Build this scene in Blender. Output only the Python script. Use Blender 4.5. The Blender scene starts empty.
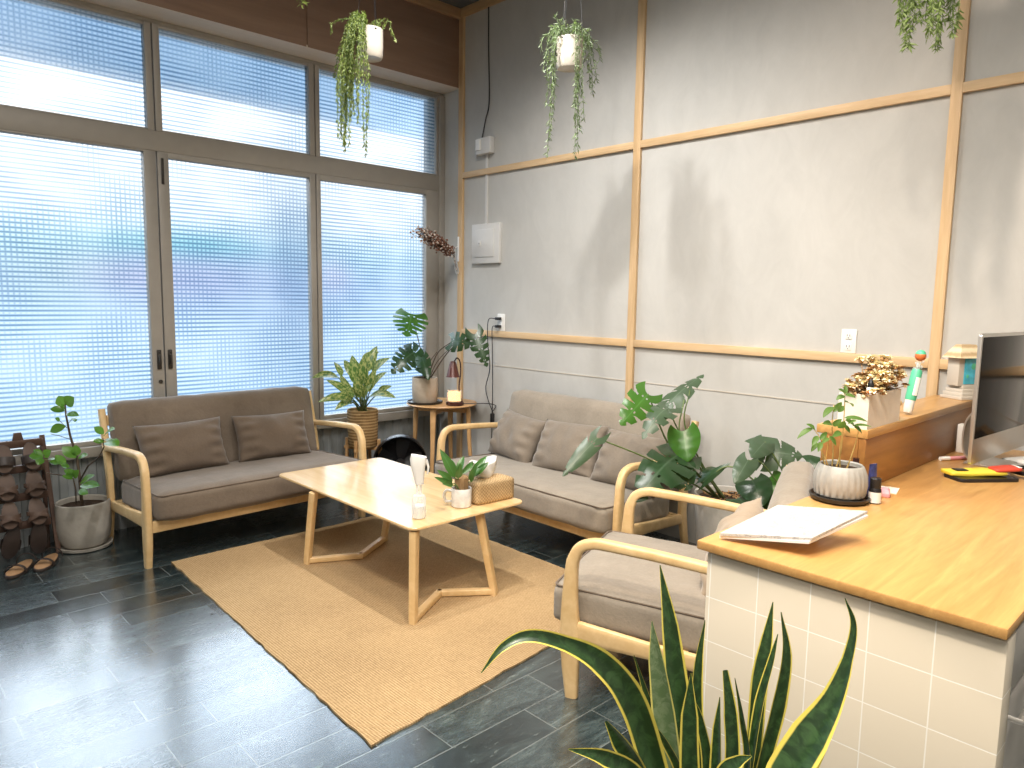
import bpy, bmesh, math, random
from mathutils import Vector, Matrix, Euler
PI = math.pi
SC = bpy.context.scene
COL = SC.collection
V = Vector
R = math.radians

CAM_ROT = Matrix(((0.725823, 0.069501, -0.684361), (-0.687710, 0.095494, -0.719677), (0.015334, 0.993001, 0.117108)))
CAM_POS = V((0, 0, 1.5)); FPX = 25.3820 * 1024 / 36
def UV3(x, y, d):
    """surveyed point: sight line through (x, y) of the survey photo, d metres deep"""
    return CAM_POS + CAM_ROT @ V(((x - 512) / FPX, -(y - 384) / FPX, -1.0)) * d
EXPO = 0.28
WORLD = 1.35
SPOTS = [
    ((2.2, 2.45, 3.7), (3.4, 2.6, .4), 158, (1.0, .965, .92), 118, 1.0, .04),
    ((2.2, 3.0, 3.7), (3.2, 3.3, .4), 148, (1.0, .97, .93), 118, 1.0, .04),
    ((1.5, 1.0, 3.7), (3.3, .8, .3), 165, (1.0, .83, .66), 112, 1.0, .05),
    ((0.2, 0.3, 3.7), (2.0, .6, .6), 250, (1.0, .88, .72), 95, .9, .06),
    ((0.4, 2.2, 3.7), (1.9, 2.6, 0), 150, (1.0, .94, .86), 100, .9, .06),
]
FILL = [((0.3, 0.5, 3.72), 150, (3.0, 3.0))]  # overhead fill, added without a fixture
# ------------------------------------------------------------------ materials
def nodes_of(name):
    m = bpy.data.materials.new(name); m.use_nodes = True
    nt = m.node_tree; nt.nodes.clear()
    out = nt.nodes.new('ShaderNodeOutputMaterial')
    return m, nt, out
def N(nt, typ, **kw):
    n = nt.nodes.new(typ)
    for k, v in kw.items():
        if k in n.inputs.keys() if isinstance(k, str) else False:
            n.inputs[k].default_value = v
        else:
            setattr(n, k, v)
    return n
def L(nt, a, b): nt.links.new(a, b)
def c4(c): return (c[0], c[1], c[2], 1.0)
def ramp(nt, fac, stops):
    n = nt.nodes.new('ShaderNodeValToRGB'); e = n.color_ramp.elements
    while len(e) < len(stops): e.new(0.5)
    for i, (p, c) in enumerate(stops):
        e[i].position = p; e[i].color = c4(c)
    L(nt, fac, n.inputs['Fac']); return n.outputs['Color']
def math_(nt, op, a, b=None, c=None):
    n = nt.nodes.new('ShaderNodeMath'); n.operation = op
    for i, x in enumerate((a, b, c)):
        if x is None: continue
        if isinstance(x, (int, float)): n.inputs[i].default_value = x
        else: L(nt, x, n.inputs[i])
    return n.outputs[0]
def mixc(nt, fac, a, b, mode='MIX'):
    n = nt.nodes.new('ShaderNodeMix'); n.data_type = 'RGBA'; n.blend_type = mode
    for s, x in ((n.inputs[0], fac), (n.inputs[6], a), (n.inputs[7], b)):
        if isinstance(x, (int, float)): s.default_value = x
        elif isinstance(x, tuple): s.default_value = c4(x)
        else: L(nt, x, s)
    return n.outputs[2]
def coords(nt, scale=(1, 1, 1), rot=(0, 0, 0), loc=(0, 0, 0), kind='Object'):
    t = nt.nodes.new('ShaderNodeTexCoord'); m = nt.nodes.new('ShaderNodeMapping')
    m.inputs['Scale'].default_value = scale; m.inputs['Rotation'].default_value = rot
    m.inputs['Location'].default_value = loc
    L(nt, t.outputs[kind], m.inputs['Vector']); return m.outputs['Vector']
def noise(nt, vec, scale, detail=4, rough=0.55, dist=0.0):
    n = nt.nodes.new('ShaderNodeTexNoise')
    n.inputs['Scale'].default_value = scale; n.inputs['Detail'].default_value = detail
    n.inputs['Roughness'].default_value = rough; n.inputs['Distortion'].default_value = dist
    if vec is not None: L(nt, vec, n.inputs['Vector'])
    return n.outputs['Fac']
def bump(nt, h, strength=0.2, dist=0.01):
    b = nt.nodes.new('ShaderNodeBump'); b.inputs['Strength'].default_value = strength
    b.inputs['Distance'].default_value = dist; L(nt, h, b.inputs['Height']); return b.outputs['Normal']
def principled(nt, out, col, rough=0.5, metal=0.0, normal=None, spec=0.5, **kw):
    p = nt.nodes.new('ShaderNodeBsdfPrincipled')
    if isinstance(col, tuple): p.inputs['Base Color'].default_value = c4(col)
    else: L(nt, col, p.inputs['Base Color'])
    if isinstance(rough, (int, float)): p.inputs['Roughness'].default_value = rough
    else: L(nt, rough, p.inputs['Roughness'])
    p.inputs['Metallic'].default_value = metal
    p.inputs['Specular IOR Level'].default_value = spec
    if normal is not None: L(nt, normal, p.inputs['Normal'])
    for k, v in kw.items(): p.inputs[k].default_value = v
    L(nt, p.outputs[0], out.inputs[0]); return p

def m_plain(name, col, rough=0.5, metal=0.0, var=0.06, scale=12, bmp=0.0, spec=0.5, **kw):
    m, nt, out = nodes_of(name)
    v = coords(nt)
    n = noise(nt, v, scale, 3)
    lo = tuple(max(0, c * (1 - var)) for c in col); hi = tuple(min(1, c * (1 + var)) for c in col)
    c = ramp(nt, n, [(0.3, lo), (0.7, hi)])
    nm = bump(nt, noise(nt, v, scale * 6, 3), bmp, 0.004) if bmp else None
    principled(nt, out, c, rough, metal, nm, spec, **kw); return m

def m_wood(name, light, dark, axis='x', scale=1.0, rough=0.45, contrast=1.0, swirl=0.0, coat=0.0):
    m, nt, out = nodes_of(name)
    s = {'x': (1.2, 14, 14), 'y': (14, 1.2, 14), 'z': (14, 14, 1.2), 'n': (7, 7, 7)}[axis]
    v = coords(nt, tuple(k * scale for k in s))
    big = noise(nt, v, 1.0, 5, 0.6, 0.6 + swirl)
    fine = noise(nt, coords(nt, tuple(k * scale * 6 for k in s)), 1.0, 3, 0.6)
    f = math_(nt, 'ADD', math_(nt, 'MULTIPLY', big, 0.75), math_(nt, 'MULTIPLY', fine, 0.25))
    mid = tuple((a + b) / 2 for a, b in zip(light, dark))
    c = ramp(nt, f, [(0.5 - 0.18 / contrast, dark), (0.5, mid), (0.5 + 0.14 / contrast, light)])
    principled(nt, out, c, rough, 0, bump(nt, f, 0.08, 0.003), **{'Coat Weight': coat, 'Coat Roughness': 0.12}); return m

def m_fabric(name, col, var=0.14, rough=0.9):
    m, nt, out = nodes_of(name)
    v = coords(nt)
    a = noise(nt, v, 5, 5, 0.65, 0.4); b = noise(nt, v, 90, 3)
    f = math_(nt, 'ADD', math_(nt, 'MULTIPLY', a, 0.7), math_(nt, 'MULTIPLY', b, 0.3))
    c = ramp(nt, f, [(0.32, tuple(k * (1 - var) for k in col)), (0.68, tuple(k * (1 + var) for k in col))])
    h = math_(nt, 'ADD', math_(nt, 'MULTIPLY', a, 1.0), math_(nt, 'MULTIPLY', b, 0.08))
    principled(nt, out, c, rough, 0, bump(nt, h, 0.35, 0.02), 0.25, **{'Sheen Weight': 0.25, 'Sheen Roughness': 0.5}); return m

def m_leaf(name, base, edge=None, edge_w=0.12, veins=0.35, rough=0.35, blotch=None, trans=0.3, bands=None, hue=0.15):
    """UV u runs across the blade (0..1, midrib at .5), v along it."""
    m, nt, out = nodes_of(name)
    t = nt.nodes.new('ShaderNodeTexCoord'); sp = nt.nodes.new('ShaderNodeSeparateXYZ'); L(nt, t.outputs['UV'], sp.inputs[0])
    u, v = sp.outputs[0], sp.outputs[1]
    ob = coords(nt)
    n = noise(nt, ob, 9, 3)
    c = ramp(nt, n, [(0.3, tuple(k * (1 - hue) for k in base)), (0.7, tuple(min(1, k * (1 + hue)) for k in base))])
    d = math_(nt, 'ABSOLUTE', math_(nt, 'SUBTRACT', u, 0.5))           # 0 at midrib .. .5 at margin
    if bands:
        mp = nt.nodes.new('ShaderNodeMapping'); mp.inputs['Scale'].default_value = (2.0, 26, 1); L(nt, t.outputs['UV'], mp.inputs[0])
        w = noise(nt, mp.outputs[0], 1.0, 4, 0.6, 0.8)
        c = mixc(nt, ramp(nt, w, [(0.42, (0, 0, 0)), (0.62, (1, 1, 1))]), c, bands)
    if blotch:
        mp = nt.nodes.new('ShaderNodeMapping'); mp.inputs['Scale'].default_value = (5, 7, 1); L(nt, t.outputs['UV'], mp.inputs[0])
        w = noise(nt, mp.outputs[0], 1.0, 4, 0.7, 0.4)
        c = mixc(nt, ramp(nt, w, [(0.47, (0, 0, 0)), (0.56, (1, 1, 1))]), c, blotch)
    if veins:
        rib = ramp(nt, d, [(0.0, (1, 1, 1)), (0.035, (0, 0, 0))])
        c = mixc(nt, math_(nt, 'MULTIPLY', rib, veins), c, tuple(min(1, k * 2.2 + 0.08) for k in base))
    if edge:
        k = ramp(nt, math_(nt, 'ADD', d, math_(nt, 'MULTIPLY', math_(nt, 'SUBTRACT', n, 0.5), 0.05)), [(0.5 - edge_w, (0, 0, 0)), (0.5 - edge_w + 0.03, (1, 1, 1))])
        c = mixc(nt, k, c, edge)
    p = principled(nt, out, c, rough, 0, bump(nt, n, 0.1, 0.01), 0.5)
    tr = nt.nodes.new('ShaderNodeBsdfTranslucent'); L(nt, mixc(nt, 0.5, c, (0.35, 0.6, 0.08), 'MIX'), tr.inputs[0])
    mx = nt.nodes.new('ShaderNodeMixShader'); mx.inputs[0].default_value = trans
    L(nt, p.outputs[0], mx.inputs[1]); L(nt, tr.outputs[0], mx.inputs[2]); L(nt, mx.outputs[0], out.inputs[0]); return m

def m_glass_grid():
    m, nt, out = nodes_of('patterned_glass')
    t = nt.nodes.new('ShaderNodeTexCoord'); sp = nt.nodes.new('ShaderNodeSeparateXYZ'); L(nt, t.outputs['Object'], sp.inputs[0])
    P = 0.0275
    def line(s, sharp, ph):
        k = math_(nt, 'COSINE', math_(nt, 'MULTIPLY', math_(nt, 'ADD', s, ph), 2 * PI / P))
        k = math_(nt, 'ADD', math_(nt, 'MULTIPLY', k, 0.5), 0.5)
        return math_(nt, 'POWER', k, sharp)
    lf = noise(nt, coords(nt, (1.3, 1, 1.1)), 1.6, 2)
    lf2 = noise(nt, coords(nt, (0.9, 1, 1.6), loc=(3, 0, 5)), 1.5, 2)
    h = math_(nt, 'MULTIPLY', line(sp.outputs[2], 1.5, 0.0), ramp(nt, lf2, [(0.35, (0.5, 0.5, 0.5)), (0.6, (1, 1, 1))]))
    v = math_(nt, 'MULTIPLY', line(sp.outputs[0], 1.9, 0.004), ramp(nt, lf, [(0.42, (0.12, 0.12, 0.12)), (0.66, (0.8, 0.8, 0.8))]))
    f = math_(nt, 'MAXIMUM', h, v)
    c = mixc(nt, f, (1.0, 1.0, 1.0), GRID_DARK)
    tr = nt.nodes.new('ShaderNodeBsdfTransparent'); L(nt, c, tr.inputs[0])
    gl = nt.nodes.new('ShaderNodeBsdfGlossy'); gl.inputs['Roughness'].default_value = 0.25
    rf = nt.nodes.new('ShaderNodeBsdfRefraction'); rf.inputs['Roughness'].default_value = 0.38; rf.inputs['IOR'].default_value = 1.18; L(nt, c, rf.inputs['Color'])
    m0 = nt.nodes.new('ShaderNodeMixShader'); m0.inputs[0].default_value = 0.25
    L(nt, tr.outputs[0], m0.inputs[1]); L(nt, rf.outputs[0], m0.inputs[2])
    mx = nt.nodes.new('ShaderNodeMixShader'); mx.inputs[0].default_value = 0.04
    L(nt, m0.outputs[0], mx.inputs[1]); L(nt, gl.outputs[0], mx.inputs[2]); L(nt, mx.outputs[0], out.inputs[0]); return m
GRID_DARK = (0.48, 0.59, 0.69)

def m_clear(name, tint=(0.95, 0.97, 0.98), op=0.18, rough=0.05):
    m, nt, out = nodes_of(name)
    tr = nt.nodes.new('ShaderNodeBsdfTransparent'); tr.inputs[0].default_value = c4(tint)
    gl = nt.nodes.new('ShaderNodeBsdfPrincipled'); gl.inputs['Base Color'].default_value = (0.9, 0.92, 0.93, 1); gl.inputs['Roughness'].default_value = rough
    lw = nt.nodes.new('ShaderNodeLayerWeight'); lw.inputs['Blend'].default_value = 0.35
    f = math_(nt, 'ADD', math_(nt, 'MULTIPLY', lw.outputs['Facing'], 0.5), op)
    mx = nt.nodes.new('ShaderNodeMixShader'); L(nt, f, mx.inputs[0])
    L(nt, tr.outputs[0], mx.inputs[1]); L(nt, gl.outputs[0], mx.inputs[2]); L(nt, mx.outputs[0], out.inputs[0]); return m

def m_emit(name, col, strength):
    m, nt, out = nodes_of(name)
    p = principled(nt, out, col, 0.5)
    p.inputs['Emission Color'].default_value = c4(col); p.inputs['Emission Strength'].default_value = strength; return m

def m_wall():
    m, nt, out = nodes_of('microcement_wall')
    v = coords(nt, (1, 1, 0.8))
    a = noise(nt, v, 1.4, 6, 0.6, 0.7); b = noise(nt, coords(nt, (1, 1, 0.6)), 6, 6, 0.72, 1.2)
    f = math_(nt, 'ADD', math_(nt, 'MULTIPLY', a, 0.6), math_(nt, 'MULTIPLY', b, 0.4))
    c = ramp(nt, f, [(0.3, (0.44, 0.433, 0.412)), (0.5, (0.495, 0.487, 0.462)), (0.7, (0.55, 0.54, 0.513))])
    principled(nt, out, c, 0.75, 0, bump(nt, b, 0.05, 0.01), 0.3); return m

def m_floor():
    m, nt, out = nodes_of('slate_planks')
    v = coords(nt, (1, 1, 1), loc=(0.13, 0.076, 0))
    br = nt.nodes.new('ShaderNodeTexBrick')
    br.offset = 0.35; br.squash = 1.0
    br.inputs['Scale'].default_value = 1.0; br.inputs['Brick Width'].default_value = 0.52; br.inputs['Row Height'].default_value = 0.1675
    br.inputs['Mortar Size'].default_value = 0.0020; br.inputs['Mortar Smooth'].default_value = 0.2; br.inputs['Bias'].default_value = 0.0
    br.inputs['Color1'].default_value = (0, 0, 0, 1); br.inputs['Color2'].default_value = (1, 1, 1, 1); br.inputs['Mortar'].default_value = (0.5, 0.5, 0.5, 1)
    L(nt, v, br.inputs['Vector'])
    st = noise(nt, coords(nt, (1.6, 5.5, 1)), 2.6, 9, 0.72, 1.1)
    fine = noise(nt, coords(nt, (6, 20, 1)), 4, 6, 0.75, 0.6)
    c = ramp(nt, st, [(0.32, (0.010, 0.018, 0.020)), (0.5, (0.028, 0.044, 0.047)), (0.60, (0.060, 0.085, 0.086)), (0.72, (0.20, 0.24, 0.23))])
    c = mixc(nt, 0.8, c, ramp(nt, br.outputs['Color'], [(0, (0.22, 0.25, 0.28)), (1, (1.0, 1.0, 1.0))]), 'MULTIPLY')
    vein = ramp(nt, fine, [(0.58, (0, 0, 0)), (0.70, (1, 1, 1))])
    c = mixc(nt, math_(nt, 'MULTIPLY', vein, 0.6), c, (0.20, 0.23, 0.215))
    c = mixc(nt, math_(nt, 'MULTIPLY', br.outputs['Fac'], 0.8), c, (0.20, 0.22, 0.21))
    hh = math_(nt, 'SUBTRACT', math_(nt, 'ADD', math_(nt, 'MULTIPLY', st, 0.6), math_(nt, 'MULTIPLY', fine, 0.5)), math_(nt, 'MULTIPLY', br.outputs['Fac'], 0.5))
    rg = math_(nt, 'ADD', math_(nt, 'MULTIPLY', fine, 0.28), math_(nt, 'MULTIPLY', br.outputs['Color'], 0.16))
    principled(nt, out, c, rg, 0, bump(nt, hh, 0.15, 0.010), 0.9, **{'Coat Weight': 0.8, 'Coat Roughness': 0.17, 'Coat IOR': 1.65}); return m

def m_rug():
    m, nt, out = nodes_of('jute_weave')
    v = coords(nt)
    w = nt.nodes.new('ShaderNodeTexWave'); w.wave_type = 'BANDS'; w.bands_direction = 'X'
    w.inputs['Scale'].default_value = 28; w.inputs['Distortion'].default_value = 1.2; w.inputs['Detail'].default_value = 2; w.inputs['Detail Scale'].default_value = 3
    L(nt, v, w.inputs['Vector'])
    w2 = nt.nodes.new('ShaderNodeTexWave'); w2.wave_type = 'BANDS'; w2.bands_direction = 'Y'
    w2.inputs['Scale'].default_value = 34; w2.inputs['Distortion'].default_value = 1.5; w2.inputs['Detail'].default_value = 2
    L(nt, v, w2.inputs['Vector'])
    k = noise(nt, v, 75, 4, 0.8); b = noise(nt, v, 2.2, 4)
    f = math_(nt, 'ADD', math_(nt, 'MULTIPLY', w.outputs['Fac'], 0.25), math_(nt, 'ADD', math_(nt, 'MULTIPLY', w2.outputs['Fac'], 0.25), math_(nt, 'MULTIPLY', k, 0.5)))
    c = ramp(nt, f, [(0.25, (0.17, 0.11, 0.055)), (0.5, (0.37, 0.25, 0.128)), (0.75, (0.62, 0.45, 0.26))])
    c = mixc(nt, 0.25, c, ramp(nt, b, [(0.3, (0.27, 0.175, 0.085)), (0.7, (0.52, 0.36, 0.18))]))
    principled(nt, out, c, 0.95, 0, bump(nt, f, 0.5, 0.006), 0.1); return m

def m_tile():
    m, nt, out = nodes_of('white_square_tiles')
    t = nt.nodes.new('ShaderNodeTexCoord'); sp = nt.nodes.new('ShaderNodeSeparateXYZ'); L(nt, t.outputs['Object'], sp.inputs[0])
    cb = nt.nodes.new('ShaderNodeCombineXYZ'); L(nt, sp.outputs[1], cb.inputs[0]); L(nt, sp.outputs[2], cb.inputs[1])
    mp = nt.nodes.new('ShaderNodeMapping'); mp.inputs['Location'].default_value = (TILE_Y, TILE_Z, 0); L(nt, cb.outputs[0], mp.inputs[0])
    br = nt.nodes.new('ShaderNodeTexBrick'); br.offset = 0.0
    br.inputs['Scale'].default_value = 1; br.inputs['Brick Width'].default_value = TILE; br.inputs['Row Height'].default_value = TILE_H
    br.inputs['Mortar Size'].default_value = 0.0017; br.inputs['Mortar Smooth'].default_value = 0.3
    br.inputs['Color1'].default_value = (0.75, 0.665, 0.53, 1); br.inputs['Color2'].default_value = (0.77, 0.685, 0.55, 1); br.inputs['Mortar'].default_value = (0.92, 0.88, 0.80, 1)
    L(nt, mp.outputs[0], br.inputs['Vector'])
    h = math_(nt, 'SUBTRACT', 1.0, br.outputs['Fac'])
    n = noise(nt, t.outputs['Object'], 9, 2)
    h = math_(nt, 'ADD', h, math_(nt, 'MULTIPLY', n, 0.12))
    principled(nt, out, br.outputs['Color'], 0.22, 0, bump(nt, h, 0.25, 0.004), 0.5); return m
TILE = 0.1345; TILE_H = 0.1215; TILE_Y = -0.300; TILE_Z = -0.716

def m_marble(name):
    m, nt, out = nodes_of(name)
    a = noise(nt, coords(nt), 14, 8, 0.7, 2.0)
    c = ramp(nt, math_(nt, 'ABSOLUTE', math_(nt, 'SUBTRACT', a, 0.5)), [(0.0, (0.30, 0.30, 0.31)), (0.035, (0.52, 0.51, 0.49)), (0.1, (0.56, 0.54, 0.51))])
    principled(nt, out, c, 0.4); return m

def m_concrete(name, a, b, scale=9, rough=0.85):
    m, nt, out = nodes_of(name)
    v = coords(nt)
    n = noise(nt, v, scale, 6, 0.7, 0.5); k = noise(nt, v, 60, 3)
    c = ramp(nt, n, [(0.3, a), (0.7, b)])
    principled(nt, out, c, rough, 0, bump(nt, math_(nt, 'ADD', n, math_(nt, 'MULTIPLY', k, 0.4)), 0.2, 0.006), 0.3); return m

def m_basket(name, a, b, sc=40):
    m, nt, out = nodes_of(name)
    v = coords(nt)
    w = nt.nodes.new('ShaderNodeTexWave'); w.bands_direction = 'Z'; w.inputs['Scale'].default_value = sc; w.inputs['Distortion'].default_value = 1.0; L(nt, v, w.inputs[0])
    n = noise(nt, v, 80, 3)
    f = math_(nt, 'ADD', math_(nt, 'MULTIPLY', w.outputs['Fac'], 0.6), math_(nt, 'MULTIPLY', n, 0.4))
    c = ramp(nt, f, [(0.25, a), (0.7, b)])
    principled(nt, out, c, 0.8, 0, bump(nt, f, 0.5, 0.006)); return m

def m_weave(name, a, b):
    m, nt, out = nodes_of(name)
    v = coords(nt, rot=(0, 0, R(0)))
    ch = nt.nodes.new('ShaderNodeTexChecker'); ch.inputs['Scale'].default_value = 110; L(nt, v, ch.inputs[0])
    n = noise(nt, v, 120, 2)
    f = math_(nt, 'ADD', math_(nt, 'MULTIPLY', ch.outputs['Fac'], 0.35), math_(nt, 'MULTIPLY', n, 0.6))
    principled(nt, out, ramp(nt, f, [(0.25, a), (0.8, b)]), 0.75, 0, bump(nt, f, 0.4, 0.003)); return m

def m_screen():
    m, nt, out = nodes_of('dark_screen_glass')
    principled(nt, out, (0.010, 0.008, 0.007), 0.12, 0, None, 0.12); return m

M = {}
M['wall'] = m_wall(); M['floor'] = m_floor(); M['rug'] = m_rug(); M['glass'] = m_glass_grid(); M['tile'] = m_tile()
M['ash'] = m_wood('ash_wood', (0.76, 0.55, 0.29), (0.60, 0.39, 0.17), 'n', 1.0, 0.42, 0.9)
M['ash_top'] = m_wood('ash_table_top', (0.77, 0.55, 0.29), (0.62, 0.40, 0.17), 'y', 0.9, 0.25, 1.0, 0, 0.7)
M['batten_z'] = m_wood('oak_batten_upright', (0.70, 0.50, 0.29), (0.52, 0.34, 0.17), 'z', 1.0, 0.5)
M['batten_y'] = m_wood('oak_batten_level', (0.70, 0.50, 0.29), (0.52, 0.34, 0.17), 'y', 1.0, 0.5)
M['batten_x'] = m_wood('oak_batten_beam', (0.50, 0.33, 0.19), (0.36, 0.22, 0.12), 'x', 1.0, 0.5)
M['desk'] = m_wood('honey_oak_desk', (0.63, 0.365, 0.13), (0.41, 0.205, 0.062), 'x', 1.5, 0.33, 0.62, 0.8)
M['desk_shaded'] = m_wood('honey_oak_shaded', (0.38, 0.175, 0.045), (0.23, 0.095, 0.022), 'x', 0.7, 0.4, 0.9, 0.6)  # desk oak darkened for the shade under the ledge slab
M['ply'] = m_wood('brown_plywood', (0.31, 0.20, 0.14), (0.21, 0.13, 0.09), 'x', 0.35, 0.45, 0.8, 1.5)
M['soffit'] = m_wood('plywood_daylit', (0.80, 0.71, 0.61), (0.70, 0.60, 0.50), 'x', 0.4, 0.6, 0.8)  # beam plywood lightened for the window light on its underside
M['side_table'] = m_wood('side_table_oak', (0.66, 0.40, 0.19), (0.50, 0.28, 0.11), 'n', 1.0, 0.4)
M['walnut'] = m_wood('dark_walnut', (0.115, 0.062, 0.042), (0.06, 0.032, 0.022), 'x', 1.0, 0.5)
M['alu'] = m_plain('taupe_aluminium', (0.35, 0.325, 0.29), 0.45, 0.15, 0.04)
M['ribbed'] = m_plain('grey_ribbed_steel', (0.30, 0.32, 0.325), 0.5, 0.1, 0.1, 4)
M['ceiling'] = m_plain('dark_grey_ceiling', (0.10, 0.11, 0.12), 0.8, 0, 0.08, 3)
M['plaster'] = m_plain('off_white_plaster', (0.66, 0.64, 0.60), 0.8, 0, 0.04, 3)
M['fabric'] = m_fabric('taupe_suede', (0.165, 0.128, 0.095), 0.18)
M['fabric_lit'] = m_fabric('taupe_suede_lit', (0.27, 0.230, 0.182), 0.16)  # same sofa suede, lightened for the stronger light falling there
M['cushion'] = m_fabric('brown_cushion_cloth', (0.135, 0.100, 0.072), 0.12)
M['cushion_r'] = m_fabric('grey_cushion_cloth', (0.205, 0.170, 0.134), 0.14)
M['cushion_b'] = m_fabric('beige_cushion_cloth', (0.36, 0.28, 0.20), 0.08)
M['white'] = m_plain('white_ceramic', (0.54, 0.49, 0.42), 0.35, 0, 0.02)
M['white_plastic'] = m_plain('white_plastic', (0.80, 0.79, 0.76), 0.4, 0, 0.02)
M['box_paint'] = m_plain('grey_white_enamel', (0.62, 0.61, 0.59), 0.45, 0, 0.03)
M['paper'] = m_plain('white_paper', (0.86, 0.85, 0.83), 0.8, 0, 0.02)
M['black'] = m_plain('black_plastic', (0.012, 0.012, 0.014), 0.4, 0, 0.1)
M['dark_metal'] = m_plain('dark_metal', (0.05, 0.045, 0.04), 0.4, 0.6, 0.1)
M['steel'] = m_plain('brushed_steel', (0.50, 0.48, 0.45), 0.35, 0.35, 0.05)
M['silver'] = m_plain('silver_aluminium', (0.55, 0.53, 0.50), 0.35, 0.8, 0.03)
M['soil'] = m_concrete('dark_soil', (0.02, 0.012, 0.008), (0.07, 0.045, 0.028), 60)
M['concrete'] = m_concrete('grey_concrete', (0.33, 0.305, 0.265), (0.46, 0.43, 0.38), 7)
M['concrete_w'] = m_concrete('beige_concrete', (0.36, 0.30, 0.235), (0.50, 0.42, 0.335), 6)
M['pot_grey'] = m_concrete('pale_grey_stone', (0.38, 0.36, 0.33), (0.52, 0.50, 0.46), 8)
M['ribpot'] = m_concrete('grey_glazed_stone', (0.33, 0.32, 0.295), (0.44, 0.43, 0.40), 14, 0.55)
M['stem'] = m_plain('green_stem', (0.10, 0.15, 0.04), 0.5, 0, 0.2)
M['stem_brown'] = m_plain('brown_stem', (0.075, 0.05, 0.03), 0.7, 0, 0.2)
M['stem_straw'] = m_plain('straw_stem', (0.52, 0.36, 0.12), 0.6, 0, 0.2)
M['monstera'] = m_leaf('monstera_leaf', (0.016, 0.046, 0.016), veins=0.3, rough=0.33, trans=0.12)
M['monstera_b'] = m_leaf('monstera_leaf_bright', (0.045, 0.15, 0.022), veins=0.3, rough=0.3, trans=0.35)
M['monstera_p'] = m_leaf('monstera_leaf_pale', (0.050, 0.085, 0.048), veins=0.3, rough=0.38, trans=0.15)
M['clusia'] = m_leaf('clusia_leaf', (0.085, 0.22, 0.03), veins=0.25, rough=0.25, trans=0.4)
M['varieg'] = m_leaf('variegated_leaf', (0.05, 0.12, 0.03), veins=0.25, rough=0.35, blotch=(0.42, 0.42, 0.16), trans=0.3)
M['snake'] = m_leaf('snake_leaf', (0.010, 0.030, 0.010), edge=(0.66, 0.55, 0.10), edge_w=0.115, veins=0, rough=0.33, bands=(0.034, 0.080, 0.026), trans=0.06)
M['snake_pale'] = m_leaf('snake_leaf_pale', (0.10, 0.16, 0.07), edge=(0.66, 0.58, 0.16), edge_w=0.09, veins=0, rough=0.3, bands=(0.19, 0.25, 0.14), trans=0.06)
M['lily'] = m_leaf('lily_leaf', (0.04, 0.13, 0.03), veins=0.3, rough=0.3, trans=0.2)
M['herb'] = m_leaf('herb_leaf', (0.10, 0.20, 0.045), veins=0.25, rough=0.45, trans=0.4)
M['trail_y'] = m_leaf('trailing_leaf_yellow', (0.24, 0.29, 0.075), veins=0, rough=0.5, trans=0.35, hue=0.4)
M['trail_g'] = m_leaf('trailing_leaf_grey', (0.17, 0.215, 0.125), veins=0, rough=0.5, trans=0.3, hue=0.4)
M['trail_f'] = m_leaf('trailing_fern', (0.19, 0.255, 0.09), veins=0, rough=0.5, trans=0.35, hue=0.3)
M['basket'] = m_basket('woven_basket', (0.25, 0.145, 0.055), (0.50, 0.33, 0.15), 14)
M['weave'] = m_weave('woven_straw', (0.30, 0.19, 0.085), (0.58, 0.42, 0.23))
M['coir'] = m_basket('coir_fibre', (0.14, 0.075, 0.03), (0.38, 0.24, 0.11), 60)
M['tan'] = m_plain('tan_insole', (0.38, 0.22, 0.11), 0.7, 0, 0.1)
M['shoe'] = m_plain('brown_leather', (0.10, 0.06, 0.042), 0.6, 0, 0.15)
M['shoe_dark'] = m_plain('dark_leather', (0.035, 0.024, 0.02), 0.5, 0, 0.15)
M['marble'] = m_marble('white_marble_print')
M['marble_mug'] = m_concrete('marbled_mug_glaze', (0.52, 0.50, 0.47), (0.74, 0.72, 0.69), 22, 0.3)
M['acrylic'] = m_clear('clear_acrylic', op=0.24)
M['clear'] = m_clear('clear_bottle', op=0.22)
M['wax'] = m_emit('warm_glowing_wax', (1.0, 0.55, 0.18), 1.6)
M['lampshade'] = m_plain('maroon_lamp_enamel', (0.09, 0.025, 0.018), 0.35, 0.1, 0.05)
M['lamp_base'] = m_plain('dark_maroon_base', (0.05, 0.016, 0.012), 0.25, 0.0, 0.05)
M['screen'] = m_screen()
M['yellow'] = m_plain('yellow_print', (0.78, 0.62, 0.06), 0.45, 0, 0.05)
M['red'] = m_plain('red_print', (0.60, 0.07, 0.04), 0.45, 0, 0.05)
M['orange'] = m_plain('orange_print', (0.62, 0.16, 0.04), 0.45, 0, 0.05)
M['teal'] = m_plain('green_print', (0.10, 0.52, 0.30), 0.4, 0, 0.05)
M['aqua'] = m_plain('aqua_print', (0.07, 0.46, 0.62), 0.4, 0, 0.3, 40)
M['navy'] = m_plain('navy_print', (0.035, 0.045, 0.16), 0.4, 0, 0.4, 80)
M['pink'] = m_plain('pink_print', (0.78, 0.34, 0.38), 0.5, 0, 0.15, 60)
M['thatch'] = m_basket('thatch', (0.50, 0.36, 0.20), (0.82, 0.66, 0.44), 10)
M['dried_y'] = m_plain('dried_petal_cream', (0.92, 0.80, 0.54), 0.8, 0, 0.15, 40)
M['dried_b'] = m_plain('dried_petal_brown', (0.42, 0.24, 0.10), 0.8, 0, 0.3, 40)
M['berry_w'] = m_plain('dried_berry_pale', (0.55, 0.46, 0.40), 0.7, 0, 0.2, 40)
M['berry_b'] = m_plain('dried_berry_brown', (0.17, 0.075, 0.045), 0.7, 0, 0.3, 40)
M['planter'] = m_concrete('whitewashed_planter', (0.72, 0.66, 0.57), (0.82, 0.77, 0.69), 10)
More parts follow.
